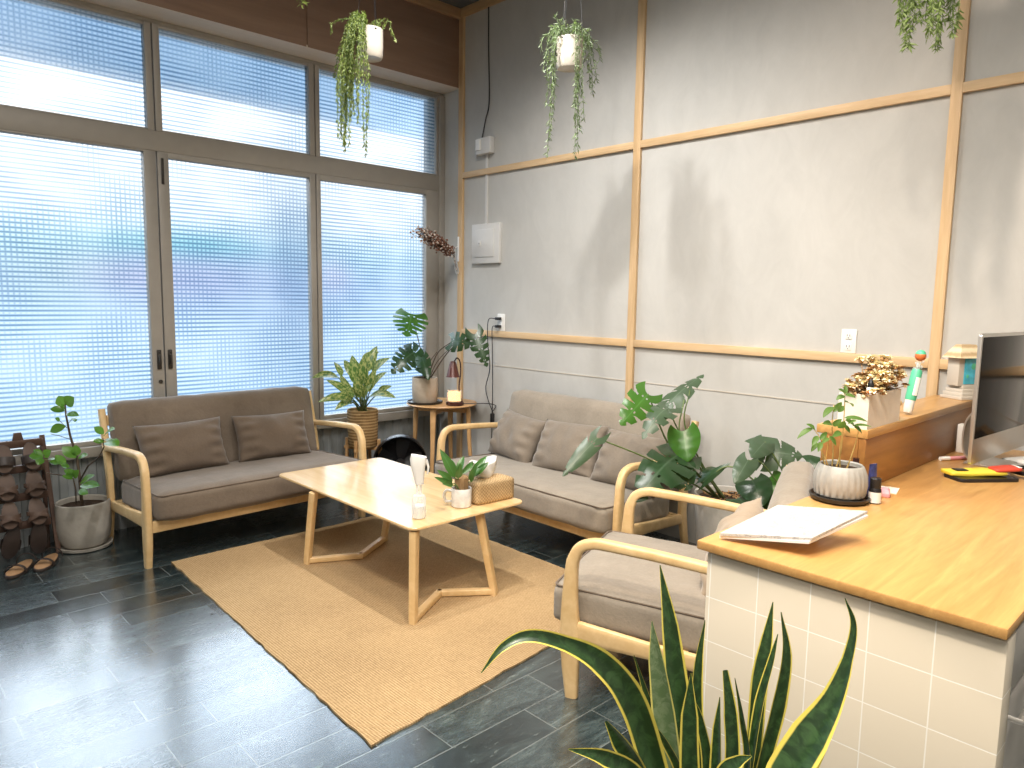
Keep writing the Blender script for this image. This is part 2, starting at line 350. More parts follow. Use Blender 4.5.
def m_canvas():
    m, nt, out = nodes_of('blue_grey_canvas')
    a = nt.nodes.new('ShaderNodeBsdfDiffuse'); a.inputs[0].default_value = (0.74, 0.79, 0.83, 1)
    b = nt.nodes.new('ShaderNodeBsdfTranslucent'); b.inputs[0].default_value = (0.55, 0.66, 0.76, 1)
    mx = nt.nodes.new('ShaderNodeMixShader'); mx.inputs[0].default_value = 0.35
    L(nt, a.outputs[0], mx.inputs[1]); L(nt, b.outputs[0], mx.inputs[2]); L(nt, mx.outputs[0], out.inputs[0]); return m
M['canvas'] = m_canvas()
M['wood_ball'] = m_plain('pale_wood', (0.60, 0.42, 0.22), 0.5, 0, 0.1)
# ------------------------------------------------------------------ mesh helpers
def link(name, bm, mat, parent=None, smooth=35, mats=None, recalc=True):
    if recalc: bmesh.ops.recalc_face_normals(bm, faces=bm.faces[:])
    me = bpy.data.meshes.new(name); bm.to_mesh(me); bm.free()
    if smooth:
        for p in me.polygons: p.use_smooth = True
        if smooth < 180: me.set_sharp_from_angle(angle=R(smooth))
    o = bpy.data.objects.new(name, me); COL.objects.link(o)
    for m in (mats or [mat]): me.materials.append(M[m] if isinstance(m, str) else m)
    if parent is not None: o.parent = parent
    return o
def tag(o, label=None, cat=None, group=None, kind=None):
    if label: o['label'] = label
    if cat: o['category'] = cat
    if group: o['group'] = group
    if kind: o['kind'] = kind
    return o
def thing(name, label, cat, loc=(0, 0, 0), rz=0.0, group=None, kind=None):
    o = bpy.data.objects.new(name, None); COL.objects.link(o); o.empty_display_size = 0.05
    o.location = loc; o.rotation_euler = (0, 0, rz)
    return tag(o, label, cat, group, kind)
def NB(): return bmesh.new()
def box(bm, lo, hi, bev=0.0, seg=2, mi=0, mat=None):
    lo, hi = V(lo), V(hi); c = (lo + hi) / 2; d = hi - lo
    mm = Matrix.Translation(c) @ Matrix.Diagonal((d.x, d.y, d.z, 1))
    if mat is not None: mm = mat @ mm
    r = bmesh.ops.create_cube(bm, size=1, matrix=mm)
    vs = r['verts']; fs = {f for v in vs for f in v.link_faces}
    for f in fs: f.material_index = mi
    if bev:
        es = list({e for v in vs for e in v.link_edges})
        g = bmesh.ops.bevel(bm, geom=es, offset=bev, segments=seg, profile=0.5, affect='EDGES')
        for f in g['faces']: f.material_index = mi
def frame_from(t, ref):
    t = t.normalized(); s = ref - t * ref.dot(t)
    if s.length < 1e-6:
        ref = V((0, 0, 1)) if abs(t.z) < 0.9 else V((1, 0, 0)); s = ref - t * ref.dot(t)
    s.normalize(); return s, t.cross(s)
def tangents(p):
    n = len(p); r = []
    for i in range(n):
        a = p[max(0, i - 1)]; b = p[min(n - 1, i + 1)]; d = b - a
        r.append(d.normalized() if d.length > 1e-9 else V((0, 0, 1)))
    return r
def spline(pts, n=8):
    p = [V(q) for q in pts]
    if len(p) == 2: return [p[0].lerp(p[1], i / n) for i in range(n + 1)]
    out = []
    for i in range(len(p) - 1):
        a = p[i - 1] if i else p[0] * 2 - p[1]; b, c = p[i], p[i + 1]; d = p[i + 2] if i + 2 < len(p) else p[-1] * 2 - p[-2]
        for k in range(n):
            t = k / n
            out.append(0.5 * ((2 * b) + (c - a) * t + (2 * a - 5 * b + 4 * c - d) * t * t + (3 * b - a - 3 * c + d) * t ** 3))
    out.append(p[-1]); return out
def lerp_list(vals, n):
    if isinstance(vals, (int, float)): return [vals] * n
    out = []
    for i in range(n):
        x = i / (n - 1) * (len(vals) - 1); k = min(int(x), len(vals) - 2); f = x - k
        out.append(vals[k] * (1 - f) + vals[k + 1] * f)
    return out
def tube(bm, pts, rad, seg=8, mi=0, cap=True):
    pts = [V(p) for p in pts]; rad = lerp_list(rad, len(pts)); ts = tangents(pts); s = None; rings = []
    for p, t, r in zip(pts, ts, rad):
        if s is None: s, b = frame_from(t, V((0.3, 0.2, 0.93)))
        else: s, b = frame_from(t, s)
        rings.append([bm.verts.new(p + s * (r * math.cos(a)) + b * (r * math.sin(a))) for a in [2 * PI * k / seg for k in range(seg)]])
    _skin(bm, rings, mi, cap)
def _skin(bm, rings, mi=0, cap=True):
    n = len(rings[0])
    for a, b in zip(rings, rings[1:]):
        for k in range(n):
            bm.faces.new((a[k], a[(k + 1) % n], b[(k + 1) % n], b[k])).material_index = mi
    if cap:
        bm.faces.new(rings[0][::-1]).material_index = mi; bm.faces.new(rings[-1]).material_index = mi
def sweep(bm, pts, w, h, side, seg=16, power=4.0, mi=0):
    """rounded-rectangle section: w along 'side', h across it"""
    pts = [V(p) for p in pts]; n = len(pts); w = lerp_list(w, n); h = lerp_list(h, n); ts = tangents(pts); rings = []
    for i, (p, t) in enumerate(zip(pts, ts)):
        s, b = frame_from(t, V(side)); ring = []
        for k in range(seg):
            a = 2 * PI * (k + 0.5) / seg; ca, sa = math.cos(a), math.sin(a)
            x = math.copysign(abs(ca) ** (2 / power), ca); y = math.copysign(abs(sa) ** (2 / power), sa)
            ring.append(bm.verts.new(p + s * (x * w[i] / 2) + b * (y * h[i] / 2)))
        rings.append(ring)
    _skin(bm, rings, mi)
def lathe(bm, prof, c=(0, 0, 0), seg=32, mi=0, cap_bottom=True, cap_top=False, rmod=None):
    rings = []
    for r, z in prof:
        ring = []
        for k in range(seg):
            a = 2 * PI * k / seg; rr = r * (rmod(a, z) if rmod else 1)
            ring.append(bm.verts.new((c[0] + rr * math.cos(a), c[1] + rr * math.sin(a), c[2] + z)))
        rings.append(ring)
    for a, b in zip(rings, rings[1:]):
        for k in range(seg): bm.faces.new((a[k], a[(k + 1) % seg], b[(k + 1) % seg], b[k])).material_index = mi
    if cap_bottom: bm.faces.new(rings[0][::-1]).material_index = mi
    if cap_top: bm.faces.new(rings[-1]).material_index = mi
def pot_prof(rb, rt, h, th=0.012, lip=0.0):
    return [(rb * 0.92, 0), (rb, 0.008), (rb + (rt - rb) * 0.5, h * 0.5), (rt, h - 0.006), (rt - th * 0.3, h), (rt - th, h - 0.004), (rt - th - 0.003, h * 0.8)]
def disc(bm, r, z, c=(0, 0), seg=28, bumps=0.0, rng=None):
    vs = [bm.verts.new((c[0], c[1], z + bumps))]
    for j in range(1, 4):
        vs += [bm.verts.new((c[0] + r * j / 3 * math.cos(2 * PI * k / seg), c[1] + r * j / 3 * math.sin(2 * PI * k / seg), z + (rng.uniform(-bumps, bumps) if rng and j < 3 else 0))) for k in range(seg)]
    for k in range(seg):
        bm.faces.new((vs[0], vs[1 + k], vs[1 + (k + 1) % seg]))
        for j in range(2):
            a = 1 + j * seg; b = 1 + (j + 1) * seg
            bm.faces.new((vs[a + k], vs[b + k], vs[b + (k + 1) % seg], vs[a + (k + 1) % seg]))
def ball(bm, c, r, seg=10, mi=0, sc=(1, 1, 1)):
    mm = Matrix.Translation(V(c)) @ Matrix.Diagonal((sc[0], sc[1], sc[2], 1))
    g = bmesh.ops.create_uvsphere(bm, u_segments=seg, v_segments=max(4, seg // 2 + 1), radius=r, matrix=mm)
    for v in g['verts']:
        for f in v.link_faces: f.material_index = mi
def prism(bm, outline, z0, z1, mat=None, mi=0, bev=0.0):
    """outline: list of (x, y); extruded from z0 to z1"""
    mm = mat or Matrix()
    a = [bm.verts.new(mm @ V((x, y, z0))) for x, y in outline]; b = [bm.verts.new(mm @ V((x, y, z1))) for x, y in outline]
    n = len(a); fs = [bm.faces.new(a[::-1]), bm.faces.new(b)]
    for k in range(n): fs.append(bm.faces.new((a[k], a[(k + 1) % n], b[(k + 1) % n], b[k])))
    for f in fs: f.material_index = mi
    if bev:
        es = list(fs[0].edges) + list(fs[1].edges)
        g = bmesh.ops.bevel(bm, geom=es, offset=bev, segments=2, profile=0.5, affect='EDGES')
        for f in g['faces']: f.material_index = mi
def rrect(x0, y0, x1, y1, r, n=5):
    pts = []
    for cx, cy, a0 in ((x1 - r, y1 - r, 0), (x0 + r, y1 - r, 90), (x0 + r, y0 + r, 180), (x1 - r, y0 + r, 270)):
        for k in range(n + 1):
            a = R(a0 + 90 * k / n); pts.append((cx + r * math.cos(a), cy + r * math.sin(a)))
    return pts

# --- leaves
def uvl(bm): return bm.loops.layers.uv.verify()
def ribbon(bm, pts, widths, normal, fold=0.15, mi=0, nu=4, twist=0.0, thick=0.0):
    """blade along a path; widths per control; normal = side the blade faces"""
    pts = [V(p) for p in pts]; n = len(pts); w = lerp_list(widths, n); ts = tangents(pts); uv = uvl(bm); rows = []
    nrm = V(normal)
    for i, (p, t) in enumerate(zip(pts, ts)):
        b, _ = frame_from(t, nrm)                    # b ~ normal
        s = t.cross(b)
        if twist:
            q = Matrix.Rotation(twist * i / (n - 1), 3, t); s = q @ s; b = q @ b
        row = []
        for k in range(nu + 1):
            x = k / nu - 0.5
            row.append(bm.verts.new(p + s * (x * w[i]) + b * (fold * w[i] * (abs(x) * 2) ** 1.5 * 0.5)))
        rows.append(row)
    for i in range(n - 1):
        for k in range(nu):
            f = bm.faces.new((rows[i][k], rows[i][k + 1], rows[i + 1][k + 1], rows[i + 1][k])); f.material_index = mi
            for lp, (a, c) in zip(f.loops, ((i, k), (i, k + 1), (i + 1, k + 1), (i + 1, k))): lp[uv].uv = (c / nu, a / (n - 1))
def leaf(bm, base, tip, normal, width, droop=0.1, fold=0.3, seg=9, mi=0, shape=0.75, nu=4):
    base, tip = V(base), V(tip); d = tip - base; ln = d.length
    nn = V(normal); nn = (nn - d.normalized() * nn.dot(d.normalized())).normalized()
    pts = []; ws = []
    for i in range(seg + 1):
        t = i / seg
        pts.append(base + d * t + nn * (droop * ln * math.sin(PI * t)))
        ws.append(width * max(0.015, math.sin(PI * t ** shape) ** 0.8 if 0 < t < 1 else 0.015))
    ribbon(bm, pts, ws, nn, fold, mi, nu)
def monstera(bm, base, tip, normal, width, slits=5, droop=0.15, cup=-0.25, mi=0, seed=0, depth=0.36, slitw=0.028, holes=False):
    base, tip = V(base), V(tip); d = tip - base; ln = d.length; t = d.normalized()
    nn = V(normal); nn = (nn - t * nn.dot(t)).normalized(); s = t.cross(nn); uv = uvl(bm); rng = random.Random(seed)
    NS, NR = 100, 9
    def hw(x): return width / 2 * (math.sin(PI * min(1, (x * 0.93 + 0.07)) ** 0.62) ** 0.75)
    for sg in (-1, 1):
        cs = [0.2 + 0.66 * k / max(1, slits - 1) + rng.uniform(-0.02, 0.02) for k in range(slits)] if slits else []
        grid = []
        for i in range(NS + 1):
            x = i / NS; row = []
            for j in range(NR + 1):
                r = j / NR
                lat = hw(x) * r
                ax = x * ln - r * r * (1 - x) ** 2 * 0.30 * ln + r * r * x * 0.10 * ln * (1 - x)
                off = -droop * ln * (x ** 2) * 0.8 + droop * ln * 0.25 * math.sin(PI * x) + cup * hw(x) * r * r + 0.012 * math.sin(x * 22 + seed) * r * width
                row.append(bm.verts.new(base + t * ax + s * (sg * lat) + nn * off))
            grid.append(row)
        for i in range(NS):
            for j in range(NR):
                xm = (i + 0.5) / NS; rm = (j + 0.5) / NR
                cut = False
                for k, c in enumerate(cs):
                    wsl = slitw * (0.25 + 0.85 * (rm - depth) / (1 - depth))
                    if rm > depth + 0.10 * ((k * 7 + seed) % 3 - 1) and abs(xm - c) < max(wsl, 0.0075): cut = True
                    if holes and k % 2 == 0 and 0.12 < rm < depth - 0.10 and abs(xm - c + 0.06) < 0.022: cut = True
                if cut: continue
                q = (grid[i][j], grid[i][j + 1], grid[i + 1][j + 1], grid[i + 1][j])
                f = bm.faces.new(q if sg > 0 else q[::-1]); f.material_index = mi
                m_ = {grid[i][j]: (i, j), grid[i][j + 1]: (i, j + 1), grid[i + 1][j + 1]: (i + 1, j + 1), grid[i + 1][j]: (i + 1, j)}
                for lp in f.loops:
                    a, c = m_[lp.vert]; lp[uv].uv = (0.5 + sg * 0.5 * c / NR, a / NS)
    loose = [v for v in bm.verts if not v.link_faces]
    bmesh.ops.delete(bm, geom=loose, context='VERTS')
def strand(bs, bl, path, rng, size=0.022, step=0.011, rad=0.0012, spread=1.0, per=2, wid=0.28, down=0.5):
    """a trailing stem with small leaves"""
    pts = spline(path, 10)
    tube(bs, pts, rad, 5)
    acc = 0.0
    for a, b in zip(pts, pts[1:]):
        sl = (b - a).length; acc += sl
        k = 0
        while acc > step:
            acc -= step; p = a.lerp(b, rng.random()); t = (b - a).normalized()
            for _ in range(per):
                v = V((rng.gauss(0, 1), rng.gauss(0, 1), rng.gauss(0, 0.6))).normalized() * spread + t * down * 1.2 + V((0, 0, -0.15))
                v.normalize(); ln = size * rng.uniform(0.65, 1.3)
                nn = V((rng.gauss(0, 1), rng.gauss(0, 1), rng.gauss(0, 1)))
                if abs(nn.normalized().dot(v)) > 0.95: continue
                leaf(bl, p, p + v * ln, nn, ln * wid, 0.08, 0.3, 3, nu=2)
# --- soft shapes
def pillow(bm, w, h, th, seed=0, n=30, mi=0, wr=0.020):
    """cushion standing on its lower edge: x across, z up, y thickness"""
    rng = random.Random(seed); ph = [rng.uniform(0, 6.28) for _ in range(8)]; fr = [rng.uniform(5, 14) for _ in range(8)]; ang = [rng.uniform(0, PI) for _ in range(8)]
    def wrk(x, z):
        return sum(math.sin((x * math.cos(a) + z * math.sin(a)) / max(w, h) * 2 * f + p) for a, f, p in zip(ang, fr, ph)) / 8
    g = {}
    for sd in (-1, 1):
        for i in range(n + 1):
            for j in range(n + 1):
                u = i / n * 2 - 1; v = j / n * 2 - 1
                if sd == 1 and (i in (0, n) or j in (0, n)): g[sd, i, j] = g[-1, i, j]; continue
                pin = 1 - 0.07 * (1 - abs(v) ** 2) * abs(u) ** 3; pinz = 1 - 0.07 * (1 - abs(u) ** 2) * abs(v) ** 3
                t = (max(0, 1 - abs(u) ** 2.6) * max(0, 1 - abs(v) ** 2.6)) ** 0.55
                x = u * w / 2 * pin; z = v * h / 2 * pinz
                y = sd * (th / 2 * t + wr * t * wrk(x, z) + wr * 1.2 * t ** 0.5 * math.exp(-((abs(u) - 0.75) / 0.2) ** 2) * math.sin(14 * v + ph[0]) * 0.5)
                g[sd, i, j] = bm.verts.new((x, y, z + h / 2))
        for i in range(n):
            for j in range(n):
                f = (g[sd, i, j], g[sd, i + 1, j], g[sd, i + 1, j + 1], g[sd, i, j + 1])
                if len(set(f)) == 4:
                    bm.faces.new(f if sd < 0 else f[::-1]).material_index = mi
def soft_block(bm, lo, hi, r=0.035, n=10, puff=0.012, seed=0, shear=None):
    """upholstered slab with rounded edges and a gentle crown"""
    lo, hi = V(lo), V(hi); c = (lo + hi) / 2; d = (hi - lo) / 2
    b2 = bmesh.new(); bmesh.ops.create_cube(b2, size=2)
    bmesh.ops.subdivide_edges(b2, edges=b2.edges[:], cuts=n, use_grid_fill=True)
    vm = []
    for v in b2.verts:
        p = V((v.co.x, v.co.y, v.co.z)); q = V((p.x * d.x, p.y * d.y, p.z * d.z))
        inner = V((max(-d.x + r, min(d.x - r, q.x)), max(-d.y + r, min(d.y - r, q.y)), max(-d.z + r, min(d.z - r, q.z))))
        k = q - inner
        if k.length > 1e-9:
            kk = V((k.x / r, k.y / r, k.z / r)); m_ = max(abs(kk.x), abs(kk.y), abs(kk.z)); kk = kk.normalized() * m_ * r; q = inner + kk
        fx, fy, fz = 1 - p.x ** 2, 1 - p.y ** 2, 1 - p.z ** 2
        s = [d.x, d.y, d.z]; ax = s.index(min(s))
        if ax == 2: q.z += math.copysign(puff, p.z) * fx ** 0.5 * fy ** 0.5 * abs(p.z)
        if ax == 1: q.y += math.copysign(puff, p.y) * fx ** 0.5 * fz ** 0.5 * abs(p.y)
        if ax == 0: q.x += math.copysign(puff, p.x) * fy ** 0.5 * fz ** 0.5 * abs(p.x)
        q += V((0, 0, 0.0018 * math.sin(q.x * 31 + seed) + 0.0014 * math.sin(q.y * 43 + q.x * 17)))
        q = q + c
        if shear: q.y += (q.z - lo.z) * shear
        v.co = q
    me = bpy.data.meshes.new('tmp'); b2.to_mesh(me); b2.free(); bm.from_mesh(me); bpy.data.meshes.remove(me)
def rot_to(loc, rx=0, ry=0, rz=0): return Matrix.Translation(V(loc)) @ Euler((rx, ry, rz)).to_matrix().to_4x4()
def xform(bm, mat): bmesh.ops.transform(bm, matrix=mat, verts=bm.verts[:])
# ------------------------------------------------------------------ the room
XW, YB, YG, ZC = 3.85, 4.71, 4.95, 3.78
XL, YF = -2.4, -2.2
def struct(name, bm, mat, label=None, cat=None, parent=None, smooth=35):
    o = link(name, bm, mat, parent, smooth)
    if parent is None: tag(o, label, cat, None, 'structure')
    return o
b = NB(); box(b, (XL - .1, YF - .1, -.1), (XW + .1, YG + .25, 0)); struct('floor', b, 'floor', 'dark slate plank floor', 'floor')
b = NB(); box(b, (XL - .1, YF - .1, ZC), (XW + .1, YG + .25, ZC + .1)); struct('ceiling', b, 'ceiling', 'dark grey ceiling', 'ceiling')
b = NB(); box(b, (XW, YF - .1, 0), (XW + .1, YG + .25, ZC)); struct('wall_right', b, 'wall', 'pale grey microcement wall gridded with battens', 'wall')
b = NB(); box(b, (XL - .1, YF - .1, 0), (XL, YG + .25, ZC)); struct('wall_left', b, 'plaster', 'off-white left wall', 'wall')
b = NB(); box(b, (XL, YF - .1, 0), (XW, YF, ZC)); struct('wall_front', b, 'plaster', 'off-white wall behind the viewer', 'wall')
# ribbed steel apron below the windows
b = NB(); xs = []; x = XL
prof = []
while x < XW:
    prof += [(x, 0.0), (x + .036, 0.0), (x + .044, .010), (x + .072, .010)]; x += .08
top = [bm_ for bm_ in prof if bm_[0] <= XW]
lo = [b.verts.new((px, YG + d, 0)) for px, d in top]; hi = [b.verts.new((px, YG + d, .5)) for px, d in top]
lb = [b.verts.new((px, YG + .12, 0)) for px, d in (top[0], top[-1])]; hb = [b.verts.new((px, YG + .12, .5)) for px, d in (top[0], top[-1])]
for k in range(len(lo) - 1): b.faces.new((lo[k], lo[k + 1], hi[k + 1], hi[k]))
b.faces.new((lb[0], hb[0], hb[1], lb[1]))
struct('wall_back', b, 'ribbed', 'grey ribbed steel apron under the shopfront windows', 'wall', smooth=20)
if True:
    # window frames: bays
    bays = [(-1.655, -.575), (-.575, .505), (.505, 1.577), (1.577, 2.672), (2.672, 3.80)]
    b = NB()
    box(b, (XL, YG - .06, .50), (XW, YG + .10, .565), .004)                       # sill rail
    struct('trim_1', b, 'alu', 'taupe aluminium sill rail under the shopfront windows', 'trim')
    b = NB(); box(b, (XL, YG - .03, 2.385), (XW, YG + .06, 2.508), .004); struct('trim_2', b, 'alu', 'taupe aluminium transom between upper and lower windows', 'trim')
    b = NB(); box(b, (XL, YG - .02, 3.150), (XW, YG + .06, 3.176), .003); struct('trim_3', b, 'alu', 'aluminium head rail under the plywood beam', 'trim')
    wn = 0
    for k, (x0, x1) in enumerate(bays):
        # lower
        wn += 1
        t = thing('window_%d' % wn, ['full-height patterned glass window out of view', 'patterned glass window beyond the left edge', 'large patterned glass door leaf at the left edge, latch on its right stile',
              'patterned glass door leaf in the middle, latch on its left stile', 'fixed lower patterned glass window nearest the corner'][k], 'window', ((x0 + x1) / 2, YG, .565), kind='structure')
        h = 2.385 - .565; hw = (x1 - x0) / 2 - .004; st = .07
        f = NB()
        if k == 4: lw_, rw_, tp, bt = .035, .125, .04, .03
        elif k == 3: lw_, rw_, tp, bt = .068, .045, .035, .03
        else: lw_, rw_, tp, bt = .06, .072, .012, .03
        box(f, (-hw, -.03, 0), (-hw + lw_, .03, h), .004); box(f, (hw - rw_, -.03, 0), (hw, .03, h), .004)
        box(f, (-hw + lw_ - .002, -.028, h - tp), (hw - rw_ + .002, .028, h), .002); box(f, (-hw + lw_ - .002, -.028, 0), (hw - rw_ + .002, .028, bt), .002)
        struct('window_frame', f, 'alu', parent=t)
        g = NB(); box(g, (-hw + lw_ - .005, -.003, bt - .003), (hw - rw_ + .005, .003, h - tp + .003)); struct('pane', g, 'glass', parent=t)
        if k in (2, 3):
            hx = hw - rw_ / 2 + .005 if k == 2 else -hw + lw_ / 2 - .006
            for hz, nm in ((.525, 'latch'),):
                l = NB(); box(l, (hx - .013, -.042, hz - .075), (hx + .013, -.029, hz + .05), .004); box(l, (hx - .007, -.062, hz - .045), (hx + .007, -.040, hz + .02), .004); ball(l, (hx, -.043, hz + .036), .006, 8)
                struct(nm, l, 'dark_metal', parent=t)
            if k == 2:
                l = NB(); lathe(l, [(.012, 0), (.012, .008), (.004, .010)], seg=16, cap_top=True); xform(l, rot_to((hx + .004, -.030, .37), R(90))); struct('keyhole', l, 'dark_metal', parent=t)
            else:
                l = NB(); box(l, (hx - .008, -.038, 1.62), (hx + .008, -.029, 1.78), .003); box(l, (hx - .004, -.046, 1.66), (hx + .004, -.036, 1.70), .002); struct('bolt', l, 'dark_metal', parent=t)
        # transom light above
        wn += 1
        t = thing('window_%d' % wn, ['upper patterned window out of view', 'upper patterned window beyond the left edge', 'upper patterned window at the top left corner',
              'upper patterned window in the middle', 'upper patterned window nearest the corner'][k], 'window', ((x0 + x1) / 2, YG, 2.508), kind='structure')
        h = 3.150 - 2.508; lw2, rw2 = (.035, .022) if k == 4 else (.04, .04)
        f = NB(); box(f, (-hw, -.03, 0), (-hw + lw2, .03, h), .003); box(f, (hw - rw2, -.03, 0), (hw, .03, h), .003); box(f, (-hw + lw2 - .002, -.022, h - .02), (hw - rw2 + .002, .028, h), .003); box(f, (-hw + lw2 - .002, -.02, 0), (hw - rw2 + .002, .028, .012), .003)
        struct('window_frame', f, 'alu', parent=t)
        g = NB(); box(g, (-hw + lw2 - .005, -.003, .01), (hw - rw2 + .005, .003, h - .017)); struct('pane', g, 'glass', parent=t)
    b = NB(); box(b, (3.795, YG - .05, .565), (XW, YG + .08, 3.150), .004); struct('trim_4', b, 'alu', 'taupe aluminium jamb where the windows meet the wall', 'trim')
    b = NB(); box(b, (XL, YG - .02, .565), (-1.64, YG + .08, 3.150), .004); struct('wall_corner', b, 'plaster', 'plaster pier left of the windows', 'wall')
# canvas awning added outside to darken the upper panes, low sky left clear
b = NB(); pts = [(YG + .26, 3.62), (YG + .55, 3.56), (YG + .85, 3.44), (YG + 1.10, 3.26), (YG + 1.22, 3.10)]
rows = [[b.verts.new((x, y, z + dz)) for x in (XL, XW + 1.2)] for y, z in pts for dz in (0,)]
rows2 = [[b.verts.new((x, y + .01, z + .02)) for x in (XL, XW + 1.2)] for y, z in pts]
for R_ in (rows, rows2):
    for a_, c_ in zip(R_, R_[1:]): b.faces.new((a_[0], a_[1], c_[1], c_[0]))
b.faces.new((rows[-1][0], rows[-1][1], rows2[-1][1], rows2[-1][0])); b.faces.new((rows[0][0], rows2[0][0], rows2[0][1], rows[0][1]))
struct('awning', b, 'canvas', 'blue-grey canvas awning added outside to shade the upper windows', 'awning', smooth=60)
# plywood beam over the windows: three sheets
b = NB(); box(b, (XL, YB + .003, 3.19), (XW, YG + .25, ZC))
for x0, x1 in ((XL, .67), (.675, 2.505), (2.51, 3.84)):
    box(b, (x0, YB - .006, 3.178), (x1 - .004, YB + .006, ZC - .075), .0015)
struct('beam', b, 'ply', 'brown plywood clad beam over the windows', 'beam')
b = NB(); box(b, (XL, YB - .004, 3.176), (XW, YG + .25, 3.192)); struct('trim_5', b, 'soffit', 'plywood soffit under the beam, lightened for window light', 'trim')
b = NB(); box(b, (XL, YB - .025, ZC - .08), (XW - .02, YB - .004, ZC), .002); struct('trim_6', b, 'batten_x', 'wooden ceiling batten along the beam', 'trim')
b = NB(); box(b, (XW - .022, YF, ZC - .07), (XW, YB - .025, ZC), .002); struct('trim_7', b, 'batten_y', 'wooden ceiling batten along the pale wall', 'trim')
# batten grid on the right wall
def batten(n, lo, hi, mat, label):
    b = NB(); box(b, lo, hi, .002); struct('trim_%d' % n, b, mat, label, 'trim')
TX = XW - .022
batten(8, (TX, YB - .064, 0), (XW, YB - .006, ZC - .07), 'batten_z', 'upright oak batten in the corner by the windows')
batten(9, (TX, 2.880, 0), (XW, 2.935, ZC - .07), 'batten_z', 'upright oak batten in the middle of the pale wall')
batten(10, (TX, 1.082, 0), (XW, 1.130, ZC - .07), 'batten_z', 'upright oak batten behind the desk ledge')
batten(11, (TX, -.70, 0), (XW, -.655, ZC - .07), 'batten_z', 'upright oak batten beyond the right edge')
segs = [(2.935, YB - .064), (1.130, 2.880), (-.655, 1.082), (YF, -.70)]
nm = ['between corner and middle uprights', 'between middle upright and desk upright', 'right of the desk upright', 'beyond the right edge']
k = 12
for (y0, y1), s in zip(segs, nm):
    batten(k, (TX, y0, 2.464), (XW, y1, 2.510), 'batten_y', 'upper level oak batten ' + s); k += 1
    batten(k, (TX, y0, 1.200), (XW, y1, 1.247), 'batten_y', 'lower level oak batten ' + s); k += 1
b = NB(); box(b, (XW - .004, YF, .968), (XW + .001, YB - .064, .974)); struct('trim_%d' % k, b, 'white', 'thin white joint strip low on the pale wall', 'trim')

# ------------------------------------------------------------------ electrical things on the wall
t = thing('breaker_panel', 'square grey-white enamelled breaker panel on the wall above the side table', 'panel', (XW, 4.352, 1.775))
b = NB(); box(b, (-.03, -.165, 0), (0, .165, .31), .006); link('panel_box', b, 'box_paint', t)
b = NB(); box(b, (-.036, -.105, .05), (-.028, .115, .265), .003); link('door', b, 'box_paint', t)
b = NB(); box(b, (-.040, .045, .135), (-.035, .075, .180), .002); link('latch', b, 'box_paint', t)
b = NB(); box(b, (-.0415, .055, .150), (-.039, .063, .163), .001); link('keyhole', b, 'black', t)
t = thing('junction_box', 'small white junction box high on the wall with a thin cable above it', 'junction box', (XW, 4.365, 2.615))
b = NB(); box(b, (-.055, -.085, 0), (0, .085, .125), .008); link('housing', b, 'box_paint', t)
b = NB(); box(b, (-.065, .02, .03), (-.053, .075, .115), .004); link('switch', b, 'white_plastic', t)
tag(link('conduit', (lambda q: (box(q, (XW - .012, 4.352, 2.085), (XW, 4.378, 2.615), .003), q)[1])(NB()), 'box_paint'), 'white flat conduit running from the junction box down to the breaker panel', 'conduit')
b = NB(); tube(b, spline([(XW - .03, 4.40, 2.74), (XW - .012, 4.38, 2.88), (XW - .008, 4.345, 3.02), (XW - .006, 4.36, 3.4), (XW - .006, 4.365, ZC - .07)]), .005, 8)
tag(link('cable', b, 'dark_metal'), 'thin grey cable climbing from the junction box to the ceiling', 'cable')
def outlet(y, z, w, h, label):
    t = thing('wall_outlet', label, 'outlet', (XW, y, z))
    b = NB(); box(b, (-.008, -w / 2, 0), (0, w / 2, h), .004); link('cover_plate', b, 'white_plastic', t)
    for k in (.27, .73):
        b = NB(); box(b, (-.012, -w * .22, h * k - .019), (-.006, w * .22, h * k + .019), .003); s = link('socket', b, 'white_plastic', t)
        b = NB()
        for dy in (-.007, .007): box(b, (-.0126, dy - .0015, h * k - .004), (-.0112, dy + .0015, h * k + .008))
        lathe(b, [(.003, 0), (.003, .001)], (0, 0, 0), 8, cap_top=True) if False else None
        box(b, (-.0126, -.002, h * k - .013), (-.0112, .002, h * k - .008)); link('slots', b, 'black', s)
    return t
outlet(1.515, 1.2475, .078, .123, 'white double wall outlet standing on the batten above the dried flowers')
outlet(4.178, 1.2475, .085, .135, 'white double wall outlet with two black plugs, near the side table')
for i, (z, lab, pth) in enumerate((
        (1.345, 'black plug and cord of the lamp dropping to the table switch, upper socket', [(3.80, 4.185, 1.345), (3.775, 4.25, 1.33), (3.79, 4.27, 1.15), (3.80, 4.255, .95), (3.80, 4.30, .80), (3.77, 4.24, .71), (3.78, 4.20, .62)]),
        (1.285, 'black plug and cord hanging straight down behind the right sofa, lower socket', [(3.80, 4.185, 1.285), (3.785, 4.215, 1.27), (3.79, 4.215, 1.1), (3.795, 4.213, .8), (3.79, 4.21, .40), (3.79, 4.20, .02)]))):
    t = thing('power_cord', lab, 'cord', (XW, 4.178, z), group='power cords by the side table')
    b = NB(); box(b, (-.058, -.014, -.011), (-.0125, .018, .011), .004); link('plug', b, 'black', t)
    b = NB(); tube(b, [V(p) - V((XW, 4.178, z)) for p in spline(pth, 10)], .0035, 6); link('cord', b, 'black', t)

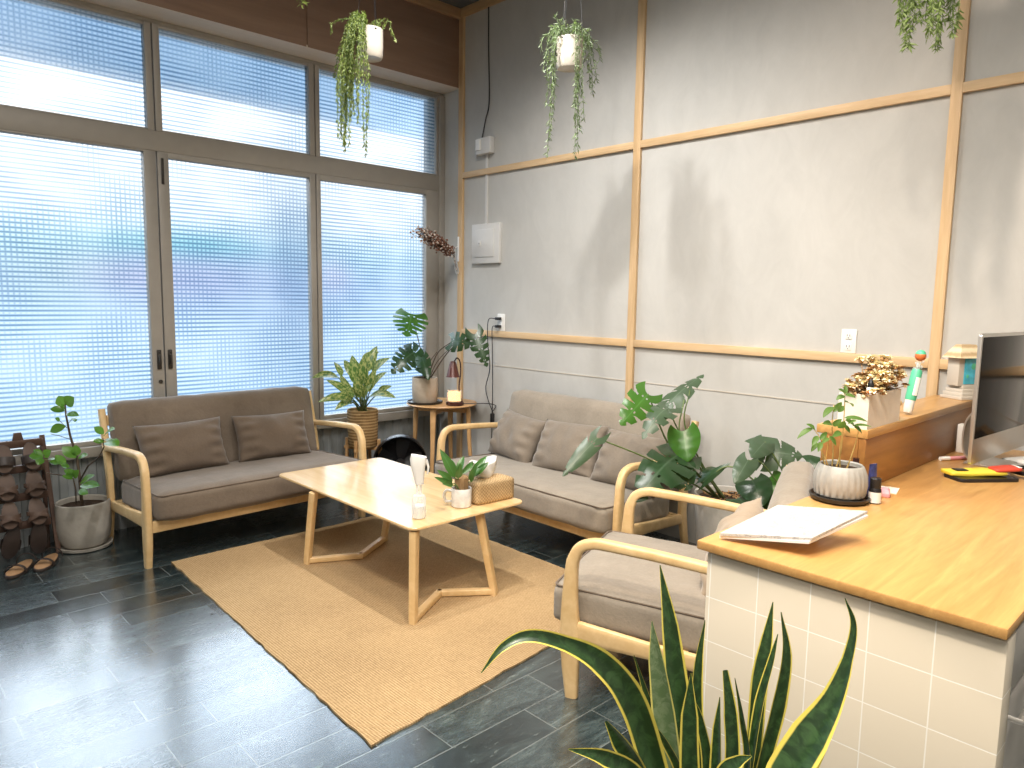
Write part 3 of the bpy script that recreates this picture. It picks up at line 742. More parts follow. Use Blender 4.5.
# ------------------------------------------------------------------ rug
b = NB(); rg = random.Random(4)
cn = [(1.314, 4.13), (1.232, 1.95), (2.89, 2.10), (2.925, 4.13)]
ol = []
for (x0, y0), (x1, y1) in zip(cn, cn[1:] + cn[:1]):
    for k in range(40):
        s = k / 40; ol.append((x0 + (x1 - x0) * s + rg.uniform(-.004, .004), y0 + (y1 - y0) * s + rg.uniform(-.004, .004)))
prism(b, ol, 0, .008); tag(link('jute_rug', b, 'rug', smooth=0), 'sand coloured woven jute rug under the coffee table', 'rug')

# ------------------------------------------------------------------ sofas and armchair
def seating(name, label, cat, loc, rz, W, fab, group=None, bo=0.0):
    t = thing(name, label, cat, loc, rz, group)
    for s in (-1, 1):
        x = s * W / 2
        # front leg and bent armrest
        b = NB(); sweep(b, [(x, .012, 0), (x, .004, .12), (x, 0, .25)], [.036, .041, .042], [.048, .066, .079], (1, 0, 0)); link('leg', b, 'ash', t)
        path = spline([(x, 0, .245), (x, -.004, .38), (x, .000, .50)], 6) + spline([(x, .004, .535), (x, .030, .588), (x, .085, .612), (x, .15, .612)], 6)[0:] + [(x, .30, .604), (x, .45, .592), (x, .64, .574)]
        b = NB(); sweep(b, path, .042, [.080, .062, .050, .043, .040, .040, .038], (1, 0, 0), 16, 3.5); link('armrest', b, 'ash', t)
        b = NB(); sweep(b, [(x, .66, 0), (x, .625, .14), (x, .60, .27), (x, .605, .40), (x, .65, .60), (x, .70, .80)], [.034, .038, .038], [.040, .052, .060, .058, .050, .036], (1, 0, 0)); link('rear_post', b, 'ash', t)
        b = NB(); sweep(b, [(x, .02, .262), (x, .30, .246), (x, .60, .232)], .030, [.085, .062, .062], (1, 0, 0)); link('side_rail', b, 'ash', t)
    w = W / 2 - .018
    b = NB(); box(b, (-w, -.026, .198), (w, .004, .262), .004); link('front_rail', b, 'ash', t)
    b = NB(); box(b, (-w, .56, .20), (w, .59, .255), .004); link('back_rail', b, 'ash', t)
    b = NB(); box(b, (-w, .665, .70), (w, .69, .765), .004); link('top_rail', b, 'ash', t)
    b = NB()
    for k in range(5): box(b, (-w, .10 + k * .095, .243), (w, .15 + k * .095, .259), .002)
    link('seat_slats', b, 'ash', t)
    b = NB(); soft_block(b, (-W / 2 + .028, -.095, .260), (W / 2 - .028, .535, .418), .040, 14, .016, 1)
    for v in b.verts: v.co.z -= max(0, v.co.y - .05) * .045
    sc_ = link('seat_cushion', b, fab, t, 180)
    b = NB(); zt = lambda y: .4085 - max(0, y - .05) * .045
    px0, py0, px1, py1 = -W / 2 + .040, -.084, W / 2 - .040, .520
    lp_ = [(x, y) for x, y in rrect(px0, py0, px1, py1, .03, 5)]; lp_.append(lp_[0])
    tube(b, [(x, y, zt(y) + .0015) for x, y in lp_], .0042, 6, cap=False); link('piping', b, 'cushion', sc_, 180)
    b = NB(); soft_block(b, (-W / 2 + .026, .500 + bo, .365), (W / 2 - .026, .620 + bo, .845), .045, 14, .012, 2, .235); link('back_cushion', b, fab, t, 180)
    return t
LS = (1.890, 4.155, 0); LSR = R(2); RS = (2.985, 3.065, 0)
seating('two_seat_sofa', 'taupe two-seat sofa with ash frame standing under the windows', 'sofa', LS, LSR, 1.385, 'fabric')
seating('two_seat_sofa', 'taupe two-seat sofa, lightened as lit, with ash frame against the pale wall', 'sofa', RS, R(-90), 1.53, 'fabric_lit')
seating('armchair', 'low ash armchair with taupe seat beside the tiled desk', 'armchair', (2.335, 1.875, 0), R(202.3), .81, 'fabric_lit', None, .075)
def cushion(label, root, rz0, lx, w, h, th, mat, seed, y=.405, z=.415, lean=-24, roll=0, yaw=0, group=None, name='cushion'):
    o = NB(); pillow(o, w, h, th, seed)
    M2 = Matrix.Translation(V(root)) @ Matrix.Rotation(rz0, 4, 'Z') @ Matrix.Translation(V((lx, y, z))) @ Euler((R(lean), 0, R(yaw))).to_matrix().to_4x4() @ Matrix.Rotation(R(roll), 4, 'Y')
    q = link(name, o, mat, None, 180); q.matrix_world = M2
    return tag(q, label, 'cushion', group)
cushion('long brown cushion on the left end of the sofa under the windows', LS, LSR, -.315, .54, .33, .18, 'cushion', 3, .385, .405, -22, 0, 2, 'sofa cushions')
cushion('long brown cushion on the right half of the sofa under the windows', LS, LSR, .27, .52, .32, .18, 'cushion', 8, .385, .405, -22, 1, -2, 'sofa cushions')
cushion('creased dark grey cushion nearest the side table on the right sofa', RS, R(-90), -.50, .47, .34, .19, 'cushion_r', 5, .36, .400, -28, 4, -6, 'sofa cushions')
cushion('grey cushion in the middle of the right sofa', RS, R(-90), .03, .50, .36, .19, 'cushion_r', 12, .33, .400, -31, -2, 4, 'sofa cushions')
cushion('grey cushion nearest the big monstera on the right sofa', RS, R(-90), .51, .47, .36, .19, 'cushion_r', 21, .33, .400, -31, 1, 2, 'sofa cushions')
cushion('beige cushion leaning in the armchair beside the desk', (2.335, 1.875, 0), R(202.3), .0, .44, .33, .16, 'cushion_b', 30, .455, .400, -26, 4, 0, 'sofa cushions')

# ------------------------------------------------------------------ coffee table
t = thing('coffee_table', 'pale ash coffee table with two V-shaped leg frames on the jute rug', 'coffee table', (2.21, 3.262, .008))
def cl(x, y, z): return V((x - 2.21, y - 3.262, z - .008))
b = NB()
ol = rrect(-.350, -.672, .362, .682, .040, 6); oi = rrect(-.320, -.642, .332, .652, .035, 6)
a0 = [b.verts.new((x, y, .428)) for x, y in oi]; a1 = [b.verts.new((x, y, .441)) for x, y in ol]; a2 = [b.verts.new((x, y, .449)) for x, y in ol]; a3 = [b.verts.new((x * .995, y * .997, .452)) for x, y in ol]
b.faces.new(a0[::-1]); b.faces.new(a3)
for p, q in ((a0, a1), (a1, a2), (a2, a3)):
    for k in range(len(p)): b.faces.new((p[k], p[(k + 1) % len(p)], q[(k + 1) % len(q)], q[k]))
link('tabletop', b, 'ash_top', t)
for A, TA, ap, B_, TB in (((1.872, 2.605), (1.893, 2.625), (2.148, 2.765), (2.368, 2.600), (2.300, 2.640)), ((1.872, 3.610), (1.868, 3.52), (2.135, 3.480), (2.405, 3.650), (2.42, 3.56))):
    for F_, T_ in ((A, TA), (B_, TB)):
        b = NB(); sweep(b, [cl(F_[0], F_[1], .008), cl(F_[0], F_[1], .030), cl(T_[0], T_[1], .437)], [.040, .040, .044], [.032, .034, .038], (1, .5, 0), 16, 6); link('leg', b, 'ash', t)
    for F_ in (A, B_):
        d = (V(ap) - V(F_)).normalized()
        b = NB(); sweep(b, [cl(F_[0], F_[1], .026), cl(ap[0] + d.x * .01, ap[1] + d.y * .01, .026)], .032, .036, (0, 0, 1), 16, 6); link('foot_bar', b, 'ash', t)
TT = .460
# spray bottle
t = thing('spray_bottle', 'white-headed clear mist spray bottle on the coffee table corner', 'spray bottle', (1.985, 2.715, TT))
b = NB(); lathe(b, [(.029, 0), (.033, .004), (.033, .098), (.027, .110), (.015, .116), (.014, .120)], seg=28); link('body', b, 'clear', t)
b = NB(); lathe(b, [(.0305, .003), (.0305, .060)], seg=24, cap_top=True); link('water', b, 'white_plastic', t)
b = NB(); lathe(b, [(.013, .112), (.013, .172), (.012, .174)], seg=22, cap_top=True); link('neck', b, 'clear', t)
b = NB(); sweep(b, [(.002, 0, .165), (.0, 0, .20), (-.004, 0, .245), (-.004, 0, .280), (.0, 0, .300)], [.036, .042, .046, .052, .046], [.040, .050, .066, .078, .074], (0, 1, 0), 20, 3.2)
xform(b, Matrix.Rotation(R(-35), 4, 'Z')); link('spray_head', b, 'white_plastic', t, 60)
b = NB(); sweep(b, [(.034, 0, .278), (.044, 0, .245), (.040, 0, .212)], [.020, .018, .012], [.014, .012, .008], (0, 1, 0), 12, 3); xform(b, Matrix.Rotation(R(-35), 4, 'Z')); link('trigger', b, 'white_plastic', t, 60)
b = NB(); lathe(b, [(.006, 0), (.006, .004)], seg=12, cap_top=True); xform(b, Matrix.Rotation(R(-35), 4, 'Z') @ rot_to((.034, 0, .290), 0, R(90))); link('nozzle', b, 'black', t)
# mug planter
MX, MY = 2.262, 2.735
t = thing('mug_planter', 'white marbled mug holding a small leafy plant, on the coffee table', 'plant', (MX, MY, TT))
b = NB(); lathe(b, [(.045, 0), (.050, .004), (.051, .092), (.049, .095), (.046, .093), (.046, .07)], seg=32); link('mug', b, 'marble_mug', t)
hd = V((-.62, .78, 0)).normalized()
b = NB(); tube(b, spline([hd * .048 + V((0, 0, .075)), hd * .078 + V((0, 0, .076)), hd * .090 + V((0, 0, .048)), hd * .078 + V((0, 0, .020)), hd * .048 + V((0, 0, .020))], 6), .0075, 8); link('handle', b, 'marble_mug', t, 180)
b = NB(); lathe(b, [(.030, .06), (.034, .10), (.035, .148), (.028, .156)], seg=20, cap_top=True, rmod=lambda a, z: 1 + .07 * math.sin(a * 9)); link('moss_stick', b, 'coir', t)
def px3(*p): return V(p)
b = NB(); bs = NB(); rr = random.Random(7)
base = V((MX, MY, TT + .08))
for p0, p1, w in (((2.212, 2.726, 0.614), (2.156, 2.776, 0.759), .048), ((2.200, 2.734, 0.584), (2.114, 2.745, 0.666), .040), ((2.203, 2.729, 0.574), (2.089, 2.736, 0.637), .030), ((2.279, 2.800, 0.599), (2.282, 2.837, 0.675), .032),
                  ((2.303, 2.806, 0.605), (2.347, 2.819, 0.690), .040), ((2.270, 2.742, 0.622), (2.351, 2.744, 0.676), .032), ((2.292, 2.705, 0.605), (2.400, 2.701, 0.703), .042), ((2.294, 2.700, 0.585), (2.287, 2.640, 0.689), .036),
                  ((2.174, 2.702, 0.584), (2.091, 2.675, 0.614), .030), ((2.223, 2.716, 0.614), (2.204, 2.678, 0.699), .034), ((2.320, 2.707, 0.610), (2.380, 2.662, 0.681), .034)):
    p0, p1 = V(p0), V(p1)
    leaf(b, p0 - base + V((0, 0, .08)), p1 - base + V((0, 0, .08)), V((-.5, -.6, .6)) + V((rr.uniform(-.4, .4), rr.uniform(-.4, .4), 0)), w, .10, .35, 8, shape=.8)
    st = V((MX + rr.uniform(-.02, .02), MY + rr.uniform(-.02, .02), TT + .075))
    tube(bs, [st - base + V((0, 0, .08)), (st.lerp(p0, .6) + V((0, 0, .02))) - base + V((0, 0, .08)), p0 - base + V((0, 0, .08))], .0028, 6)
link('leaves', b, 'lily', t, 180, recalc=False); link('stems', bs, 'stem', t, 180)
# tissue box
t = thing('tissue_box', 'woven straw tissue box with a white tissue, on the coffee table end', 'tissue box', (2.445, 2.735, TT), R(-3))
b = NB(); soft_block(b, (-.125, -.065, 0), (.125, .065, .115), .014, 8, .004); link('woven_cover', b, 'weave', t, 180)
b = NB(); rr = random.Random(3)
rows = []
for i in range(9):
    z = .112 + .012 * i; row = []
    for k in range(18):
        a = 2 * PI * k / 18; r = (.026 + .062 * (i / 8) ** .8 * (1 - .35 * (i / 8))) * (1 + .22 * math.sin(3 * a + i * .25) + .10 * math.sin(7 * a))
        row.append(b.verts.new((-.005 + 1.25 * r * math.cos(a) - .004 * i, .015 + .6 * r * math.sin(a), z + .016 * math.sin(2 * a + 1) * i / 8)))
    rows.append(row)
_skin(b, rows, 0, True); link('tissue', b, 'paper', t, 180)

# ------------------------------------------------------------------ side table in the corner and what stands on it
SX, SY, SZ = 3.558, 4.555, .665
t = thing('side_table', 'round oak side table in the corner between the sofas', 'side table', (SX, SY, 0))
b = NB(); lathe(b, [(.250, SZ - .022), (.276, SZ - .014), (.283, SZ - .006), (.279, SZ)], seg=48, cap_top=True); link('tabletop', b, 'side_table', t)
for a in (R(214), R(304), R(34), R(124)):
    d = V((math.cos(a), math.sin(a), 0))
    b = NB(); sweep(b, spline([d * .215 + V((0, 0, SZ - .020)), d * .222 + V((0, 0, SZ - .10)), d * .232 + V((0, 0, .34)), d * .262], 6), [.052, .045, .034, .026], [.032, .034, .030, .024], V((-d.y, d.x, 0)), 16, 4); link('leg', b, 'side_table', t)
b = NB(); box(b, (-.20, -.015, SZ - .075), (.20, .015, SZ - .022), .003, mat=Matrix.Rotation(R(34), 4, 'Z')); box(b, (-.20, -.015, SZ - .075), (.20, .015, SZ - .022), .003, mat=Matrix.Rotation(R(124), 4, 'Z')); link('apron', b, 'side_table', t)
PX, PY = 3.425, 4.605
t = thing('plant_tray', 'dark grey round tray under the monstera pot on the side table', 'tray', (PX, PY, SZ))
b = NB(); lathe(b, [(.125, 0), (.140, .006), (.142, .018), (.136, .019), (.130, .010)], seg=40); disc(b, .131, .0095, seg=40); link('dish', b, 'dark_metal', t)
# candle warmer
t = thing('candle_warmer_lamp', 'maroon candle warmer lamp with cone shade on the side table', 'lamp', (3.545, 4.375, SZ))
b = NB(); lathe(b, [(.066, 0), (.070, .004), (.070, .022), (.064, .028)], seg=36, cap_top=True); link('base', b, 'lamp_base', t)
pth = [(3.569, 4.355, 0.792), (3.586, 4.359, 0.909), (3.590, 4.370, 1.002), (3.575, 4.389, 1.033), (3.546, 4.385, 1.011)]
b = NB(); tube(b, spline([V((.055, -.022, .02))] + [V(p) - V((3.545, 4.375, SZ)) for p in pth], 8), .0055, 8); link('arm', b, 'lamp_base', t, 180)
sc = V((3.508, 4.356, 0.953)) - V((3.545, 4.375, SZ))
b = NB(); lathe(b, [(.054, -.062), (.050, -.055), (.026, .045), (.020, .058), (.006, .062)], sc, 32, cap_bottom=False, cap_top=True); lathe(b, [(.051, -.060), (.024, .045), (.006, .056)], sc, 32, cap_bottom=False, cap_top=True); link('shade', b, 'lampshade', t)
b = NB(); ball(b, sc + V((0, 0, -.02)), .018, 12); link('bulb', b, 'wax', t, 180)
t = thing('candle', 'glowing orange candle in a glass jar under the cone lamp', 'candle', (3.535, 4.370, SZ + .028))
b = NB(); lathe(b, [(.050, 0), (.056, .006), (.057, .088), (.053, .088), (.052, .012)], seg=32); link('jar', b, 'clear', t)
b = NB(); lathe(b, [(.048, .008), (.051, .012), (.051, .078)], seg=32, cap_top=True); link('wax', b, 'wax', t)
t = thing('inline_switch', 'black inline switch hanging on the cord at the side table edge', 'switch', (3.775, 4.19, .60))
b = NB(); box(b, (-.016, -.012, -.085), (.016, .012, 0), .006); tube(b, [(0, 0, 0), (0, 0, .02)], .006, 8); link('housing', b, 'black', t)
b = NB(); tube(b, [V(p) - V((3.775, 4.19, .60)) for p in spline([(3.61, 4.36, SZ + .006), (3.70, 4.30, SZ + .006), (3.775, 4.25, SZ + .006), (3.83, 4.215, .655), (3.80, 4.195, .63), (3.775, 4.19, .615)], 8)], .0035, 6); link('lead', b, 'black', t)

# ------------------------------------------------------------------ black floor fan
t = thing('floor_fan', 'round black fan standing on the floor behind the coffee table', 'fan', (3.085, 4.46, 0), R(-32)); FAN = t
b = NB(); lathe(b, [(.10, 0), (.11, .006), (.105, .03), (.05, .045)], seg=32, cap_top=True); link('base', b, 'black', t)
b = NB(); lathe(b, [(.225, -.05), (.232, -.03), (.232, .03), (.225, .05), (.215, .05), (.215, -.05)], seg=56, cap_bottom=False); lathe(b, [(.215, .045), (.16, .085), (.06, .10)], seg=40, cap_bottom=False, cap_top=True)
xform(b, rot_to((0, 0, .272), R(-90))); link('housing', b, 'black', t)
b = NB()
for r in [.03 + .0155 * k for k in range(13)]:
    tube(b, [(r * math.cos(2 * PI * k / 40), r * math.sin(2 * PI * k / 40), -.052 - .018 * (1 - (r / .225) ** 2)) for k in range(41)], .0022, 5, cap=False)
for k in range(12):
    a = 2 * PI * k / 12; tube(b, [(r * math.cos(a + r * 2), r * math.sin(a + r * 2), -.052 - .018 * (1 - (r / .225) ** 2)) for r in (.02, .08, .15, .222)], .003, 5)
lathe(b, [(.036, -.078), (.036, -.064)], seg=24, cap_top=True); xform(b, rot_to((0, 0, .272), R(90))); xform(b, Matrix.Translation((0, 0, 0))); link('grille', b, 'black', t)
b = NB()
for k in range(5):
    q = NB(); a = 2 * PI * k / 5
    ribbon(q, [(.03, 0, 0), (.10, .02, 0), (.19, .03, 0)], [.05, .10, .12], (0, .4, 1), 0.1); bmesh.ops.solidify(q, geom=q.faces[:], thickness=.004); xform(q, Matrix.Rotation(a, 4, 'Z'))
    me = bpy.data.meshes.new('tmp'); q.to_mesh(me); q.free(); b.from_mesh(me); bpy.data.meshes.remove(me)
lathe(b, [(.035, -.03), (.04, .03)], seg=24, cap_top=True); xform(b, rot_to((0, 0, .272), R(90))); link('blades', b, 'black', t)
b = NB(); sweep(b, [(0, .02, .03), (0, .07, .08), (0, .09, .20), (0, .08, .272)], .035, .02, (1, 0, 0)); link('neck', b, 'black', t); FAN.scale = (.88, .88, .93)

# ------------------------------------------------------------------ shoe rack and sandals
RX0, RX1, RY0, RY1, RZ = .36, .865, 4.73, 4.86, .675
def rk(z): return RY0 + (RY1 - RY0) * z / RZ
t = thing('shoe_rack', 'dark brown wooden shoe rack leaning by the window at the left edge', 'shoe rack', (.61, RY0, 0))
for x in (RX0, RX1):
    b = NB(); sweep(b, [(x - .61 + (.025 if x > .6 else -.025), 0, 0), (x - .61, RY1 - RY0, RZ)], .026, .022, (1, 0, 0), 12, 5); link('side_post', b, 'walnut', t)
    b = NB(); sweep(b, [(x - .61, .14, 0), (x - .61, RY1 - RY0 + .01, RZ - .03)], .022, .02, (1, 0, 0), 12, 5); link('rear_post', b, 'walnut', t)
for z in (.190, .345, .500, .640):
    y = rk(z) - RY0
    b = NB(); box(b, (RX0 - .61, y - .022, z - .022), (RX1 - .61, y - .002, z + .022), .004); link('rail', b, 'walnut', t)
for x0 in (.625, .745, .505):                                     # tabs on the top rail
    b = NB(); prism(b, [(-.028, 0), (.028, 0), (.018, .05), (-.018, .05)], 0, .016, Matrix.Translation((x0 - .61, rk(.64) - RY0 - .004, .655)) @ Matrix.Rotation(R(90), 4, 'X'), bev=.003); link('tab', b, 'walnut', t)
def sole_outline(L_=.25, W_=.092):
    pts = []
    for k in range(28):
        a = 2 * PI * k / 28; y = math.sin(a); x = math.cos(a)
        pts.append((x * W_ / 2 * (0.86 + .14 * y) * (1 - .08 * math.cos(2 * a)), y * L_ / 2))
    return pts
def sandal(label, mat4, top, strap, group, style='cross'):
    """local: x across, y heel(-) to toe(+), z up from the sole"""
    t = bpy.data.objects.new('sandal', None); COL.objects.link(t); t.matrix_world = mat4; t.empty_display_size = .03; tag(t, label, 'sandal', group)
    b = NB(); prism(b, sole_outline(), 0, .016, bev=.004); link('sole', b, 'shoe_dark', t)
    b = NB(); prism(b, sole_outline(.24, .084), .0155, .019, bev=.001); link('insole', b, top, t)
    def arch(y0, y1, h, w):
        b = NB(); pts = []
        for k in range(11):
            a = PI * k / 10; pts.append((-.043 * math.cos(a), y0 + (y1 - y0) * k / 10, .010 + h * math.sin(a)))
        sweep(b, pts, w, .004, (0, 1, 0), 10, 3); return b
    if style == 'cross':
        link('strap', arch(.005, .075, .045, .034), strap, t); link('strap', arch(.075, .005, .049, .034), strap, t)
    elif style == 'band':
        link('strap', arch(.03, .03, .045, .075), strap, t)
    else:
        link('strap', arch(.05, .05, .040, .022), strap, t); link('strap', arch(-.085, -.085, .055, .012), strap, t)
    return t
gi = 'sandals on the shoe rack'
for z, row, nm in ((.575, 'top tier', ''), (.425, 'second tier', ''), (.270, 'third tier', ''), (.150, 'bottom tier', '')):
    for x, side in ((.665, 'left'), (.795, 'right')):
        lab = {'top tier': 'dark sandal on the top tier of the shoe rack, ', 'second tier': 'brown cross-strap sandal on the second tier of the shoe rack, ', 'third tier': 'brown cross-strap sandal on the third tier of the shoe rack, ', 'bottom tier': 'upside-down tan sandal hooked on the bottom tier of the shoe rack, '}[row] + side + ' one'
        if row == 'bottom tier':
            m4 = Matrix.Translation((x, rk(z) - .048, z - .035)) @ Matrix.Rotation(R(12 if x < .7 else 2), 4, 'Y') @ Matrix.Rotation(R(-82), 4, 'X')
            sandal(lab, m4, 'shoe', 'shoe_dark', gi, 'band').scale = (1.12, .80, 1)
        else:
            m4 = Matrix.Translation((x, rk(z) - .060, z - .005)) @ Matrix.Rotation(R(4 if x < .7 else -4), 4, 'Y') @ Matrix.Rotation(R(66), 4, 'X') @ Matrix.Rotation(R(180), 4, 'Z')
            sandal(lab, m4, 'shoe' , 'shoe_dark' if row == 'top tier' else 'shoe', gi, 'band' if row == 'top tier' else 'cross').scale = (1.18, .66, 1)
for (x, y, a, lab) in ((.672, 4.545, R(150), 'tan sandal on the floor before the shoe rack, nearer the left edge'), (.800, 4.560, R(152), 'tan sandal on the floor before the shoe rack, nearer the plant pot')):
    sandal(lab, Matrix.Translation((x, y, 0)) @ Matrix.Rotation(a, 4, 'Z'), 'tan', 'shoe_dark', 'pair of sandals on the floor', 'ankle').scale = (1.2, 1.05, 1)
# ------------------------------------------------------------------ reception desk
DZ = .87; DX0, DX1, DY0, DY1 = 1.645, 3.79, .304, 1.006
t = thing('reception_desk', 'oak topped reception desk with white tiled end at the right', 'desk', (0, 0, 0))
b = NB(); box(b, (DX0, DY0, DZ - .025), (DX1, DY1, DZ), .004); link('worktop', b, 'desk', t)
b = NB(); box(b, (DX0 + .020, DY0 + .002, 0), (DX0 + .09, DY1 - .022, DZ - .034), .002); link('tiled_end', b, 'tile', t)
b = NB(); box(b, (DX0 + .09, DY1 - .06, 0), (DX1, DY1 - .03, DZ - .034), .002); link('modesty_panel', b, 'planter', t)
b = NB(); box(b, (2.515, .911, DZ), (DX1, .935, 1.049), .002); link('ledge_front', b, 'desk_shaded', t)
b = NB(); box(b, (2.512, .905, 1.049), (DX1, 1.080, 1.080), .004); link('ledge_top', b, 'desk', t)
b = NB(); box(b, (2.513, .935, DZ), (2.540, 1.060, 1.049), .002); link('ledge_end', b, 'desk_shaded', t)
b = NB(); box(b, (2.54, 1.035, DZ - .034), (DX1, 1.060, 1.049), .002); link('ledge_back', b, 'desk_shaded', t)
t = thing('under_desk_cabinet', 'brushed steel cabinet under the desk end, at the bottom right corner', 'cabinet', (0, 0, 0))
b = NB(); box(b, (DX0 + .095, DY0 + .030, 0), (2.35, .90, DZ - .045), .005); link('body', b, 'steel', t)
b = NB(); box(b, (DX0 + .10, DY0 + .010, .68), (2.345, DY0 + .031, DZ - .05), .004); dr = link('drawer', b, 'steel', t)
b = NB(); tube(b, [(1.74, DY0 + .012, .645), (1.74, DY0 - .018, .645), (2.30, DY0 - .018, .645), (2.30, DY0 + .012, .645)], .007, 10); link('handle', b, 'silver', dr)
b = NB(); box(b, (DX0 + .10, DY0 + .010, .03), (2.345, DY0 + .031, .672), .004); link('door', b, 'steel', t)
# menu board on acrylic stand
bd = [V(q) for q in ((1.688, 0.964, 0.890), (1.912, 0.916, 0.935), (1.975, 0.698, 0.955), (1.740, 0.741, 0.922))]
t = thing('menu_board', 'white marbled menu board lying on the near corner of the desk', 'menu', bd[0].lerp(bd[2], .5))
o0 = bd[0].lerp(bd[2], .5)
b = NB(); lo = [b.verts.new(q - o0 - V((0, 0, .007))) for q in bd]; hi = [b.verts.new(q - o0) for q in bd]
b.faces.new(lo[::-1]); b.faces.new(hi)
for k in range(4): b.faces.new((lo[k], lo[(k + 1) % 4], hi[(k + 1) % 4], hi[k]))
link('board', b, 'marble', t, 20)
b = NB(); e0, e1 = (bd[0] - o0), (bd[3] - o0)
for dz in (-.010, -.0135):
    q = [e0 + V((.004, .003, dz)), e1 + V((-.006, .004, dz)), (bd[2] - o0) + V((-.006, -.004, dz)), (bd[1] - o0) + V((.004, -.004, dz))]
    lo = [b.verts.new(k - V((0, 0, .0015))) for k in q]; hi = [b.verts.new(k + V((0, 0, .0015))) for k in q]
    b.faces.new(lo[::-1]); b.faces.new(hi)
    for k in range(4): b.faces.new((lo[k], lo[(k + 1) % 4], hi[(k + 1) % 4], hi[k]))
link('pages', b, 'paper', t, 20)
ac = V((1.901, 0.826, 0.870))
t = thing('acrylic_stand', 'clear acrylic stand holding up the marbled menu board', 'stand', (ac.x + .035, ac.y + .045, DZ), R(8))
b = NB(); prism(b, rrect(-.10, -.075, .10, .075, .035), 0, .004); link('base', b, 'acrylic', t)
b = NB(); sweep(b, spline([(0, -.06, .004), (0, -.07, .014), (0, -.06, .020), (0, .02, .030), (0, .06, .034)], 5), .17, .004, (1, 0, 0), 10, 5); link('rest', b, 'acrylic', t)
# ribbed pot with thin-stemmed plant
RP = V((2.345, .920, DZ))
t = thing('pot_saucer', 'dark saucer under the ribbed grey pot on the desk', 'saucer', RP)
b = NB(); lathe(b, [(.070, 0), (.088, .006), (.092, .018), (.087, .019), (.078, .010)], seg=40); disc(b, .079, .0095, seg=40); link('dish', b, 'dark_metal', t)
RQ = RP + V((0, 0, .0105))
t = thing('ribbed_pot_plant', 'thin-stemmed leafy plant in a ribbed grey pot on the desk corner', 'plant', RQ)
b = NB(); lathe(b, [(.062, 0), (.074, .012), (.079, .045), (.077, .075), (.069, .104), (.064, .108), (.060, .104), (.058, .085)], seg=120, rmod=lambda a, z: 1 + (.045 * abs(math.sin(a * 12 + .5 * math.sin(z * 30))) if z < .1 else 0)); link('pot', b, 'ribpot', t)
b = NB(); disc(b, .061, .093, seg=28, bumps=.003, rng=random.Random(1)); link('soil', b, 'soil', t)
DP = 2.28
bs = NB(); bl = NB(); rr = random.Random(11)
def loc(q, o): return V(q) - V(o)
stems = [[(2.331, 0.962, 0.969), (2.325, 0.975, 1.011), (2.316, 0.978, 1.061), (2.290, 0.995, 1.101)],
         [(2.365, 0.957, 0.961), (2.362, 0.956, 1.025), (2.345, 0.958, 1.110), (2.344, 0.956, 1.176)],
         [(2.354, 0.940, 0.966), (2.360, 0.930, 1.030), (2.355, 0.926, 1.146), (2.352, 0.927, 1.214)],
         [(2.344, 0.922, 0.968), (2.328, 0.921, 1.036), (2.319, 0.912, 1.103), (2.316, 0.907, 1.136)],
         [(2.357, 0.909, 0.965), (2.365, 0.897, 1.019), (2.370, 0.887, 1.075), (2.367, 0.882, 1.108)],
         [(2.310, 0.941, 0.970), (2.273, 0.940, 1.008), (2.261, 0.932, 1.059), (2.266, 0.933, 1.087)],
         [(2.368, 0.967, 0.959), (2.369, 0.987, 0.999), (2.357, 1.004, 1.032), (2.355, 1.008, 1.048)]]
for k, s_ in enumerate(stems):
    tube(bs, [loc(q, RQ) - (V((0, 0, 0))) for q in spline(s_, 5)], [.0028, .0018, .0012], 6)
link('stems', bs, 'stem_straw', t, 180)
for (x0, y0, x1, y1, w, d) in ((813, 428, 797, 439, .022, 2.33), (815, 430, 806, 424, .02, 2.33), (818, 436, 812, 446, .02, 2.32), (820, 440, 827, 432, .018, 2.33), (821, 442, 818, 452, .018, 2.31),
        (834, 407, 823, 418, .026, 2.33), (833, 412, 842, 402, .020, 2.34), (832, 424, 822, 424, .022, 2.33), (833, 426, 842, 419, .020, 2.32),
        (845, 396, 836, 400, .022, 2.31), (845, 395, 856, 398, .020, 2.29), (845, 394, 845, 385, .016, 2.31), (845, 402, 853, 407, .024, 2.30), (844, 406, 838, 412, .02, 2.29), (845, 394, 838, 389, .016, 2.31),
        (844, 418, 868, 422, .022, 2.27), (845, 420, 855, 428, .026, 2.28), (852, 426, 872, 427, .016, 2.27), (845, 421, 838, 428, .024, 2.27), (854, 427, 862, 434, .026, 2.27), (848, 424, 857, 421, .018, 2.27),
        (829, 436, 836, 446, .018, 2.27), (829, 438, 822, 444, .018, 2.27), (817, 442, 811, 452, .018, 2.37), (841, 432, 832, 437, .020, 2.29), (843, 425, 850, 433, .018, 2.29)):
    a_, b_ = UV3(x0, y0, d), UV3(x1, y1, d + rr.uniform(-.03, .03))
    leaf(bl, loc(a_, RQ), loc(b_, RQ), V((-.4, -.5, .8)) + V((rr.uniform(-.4, .4), rr.uniform(-.4, .4), 0)), w * .95, .08, .3, 7, shape=.8)
link('leaves', bl, 'herb', t, 180, recalc=False)
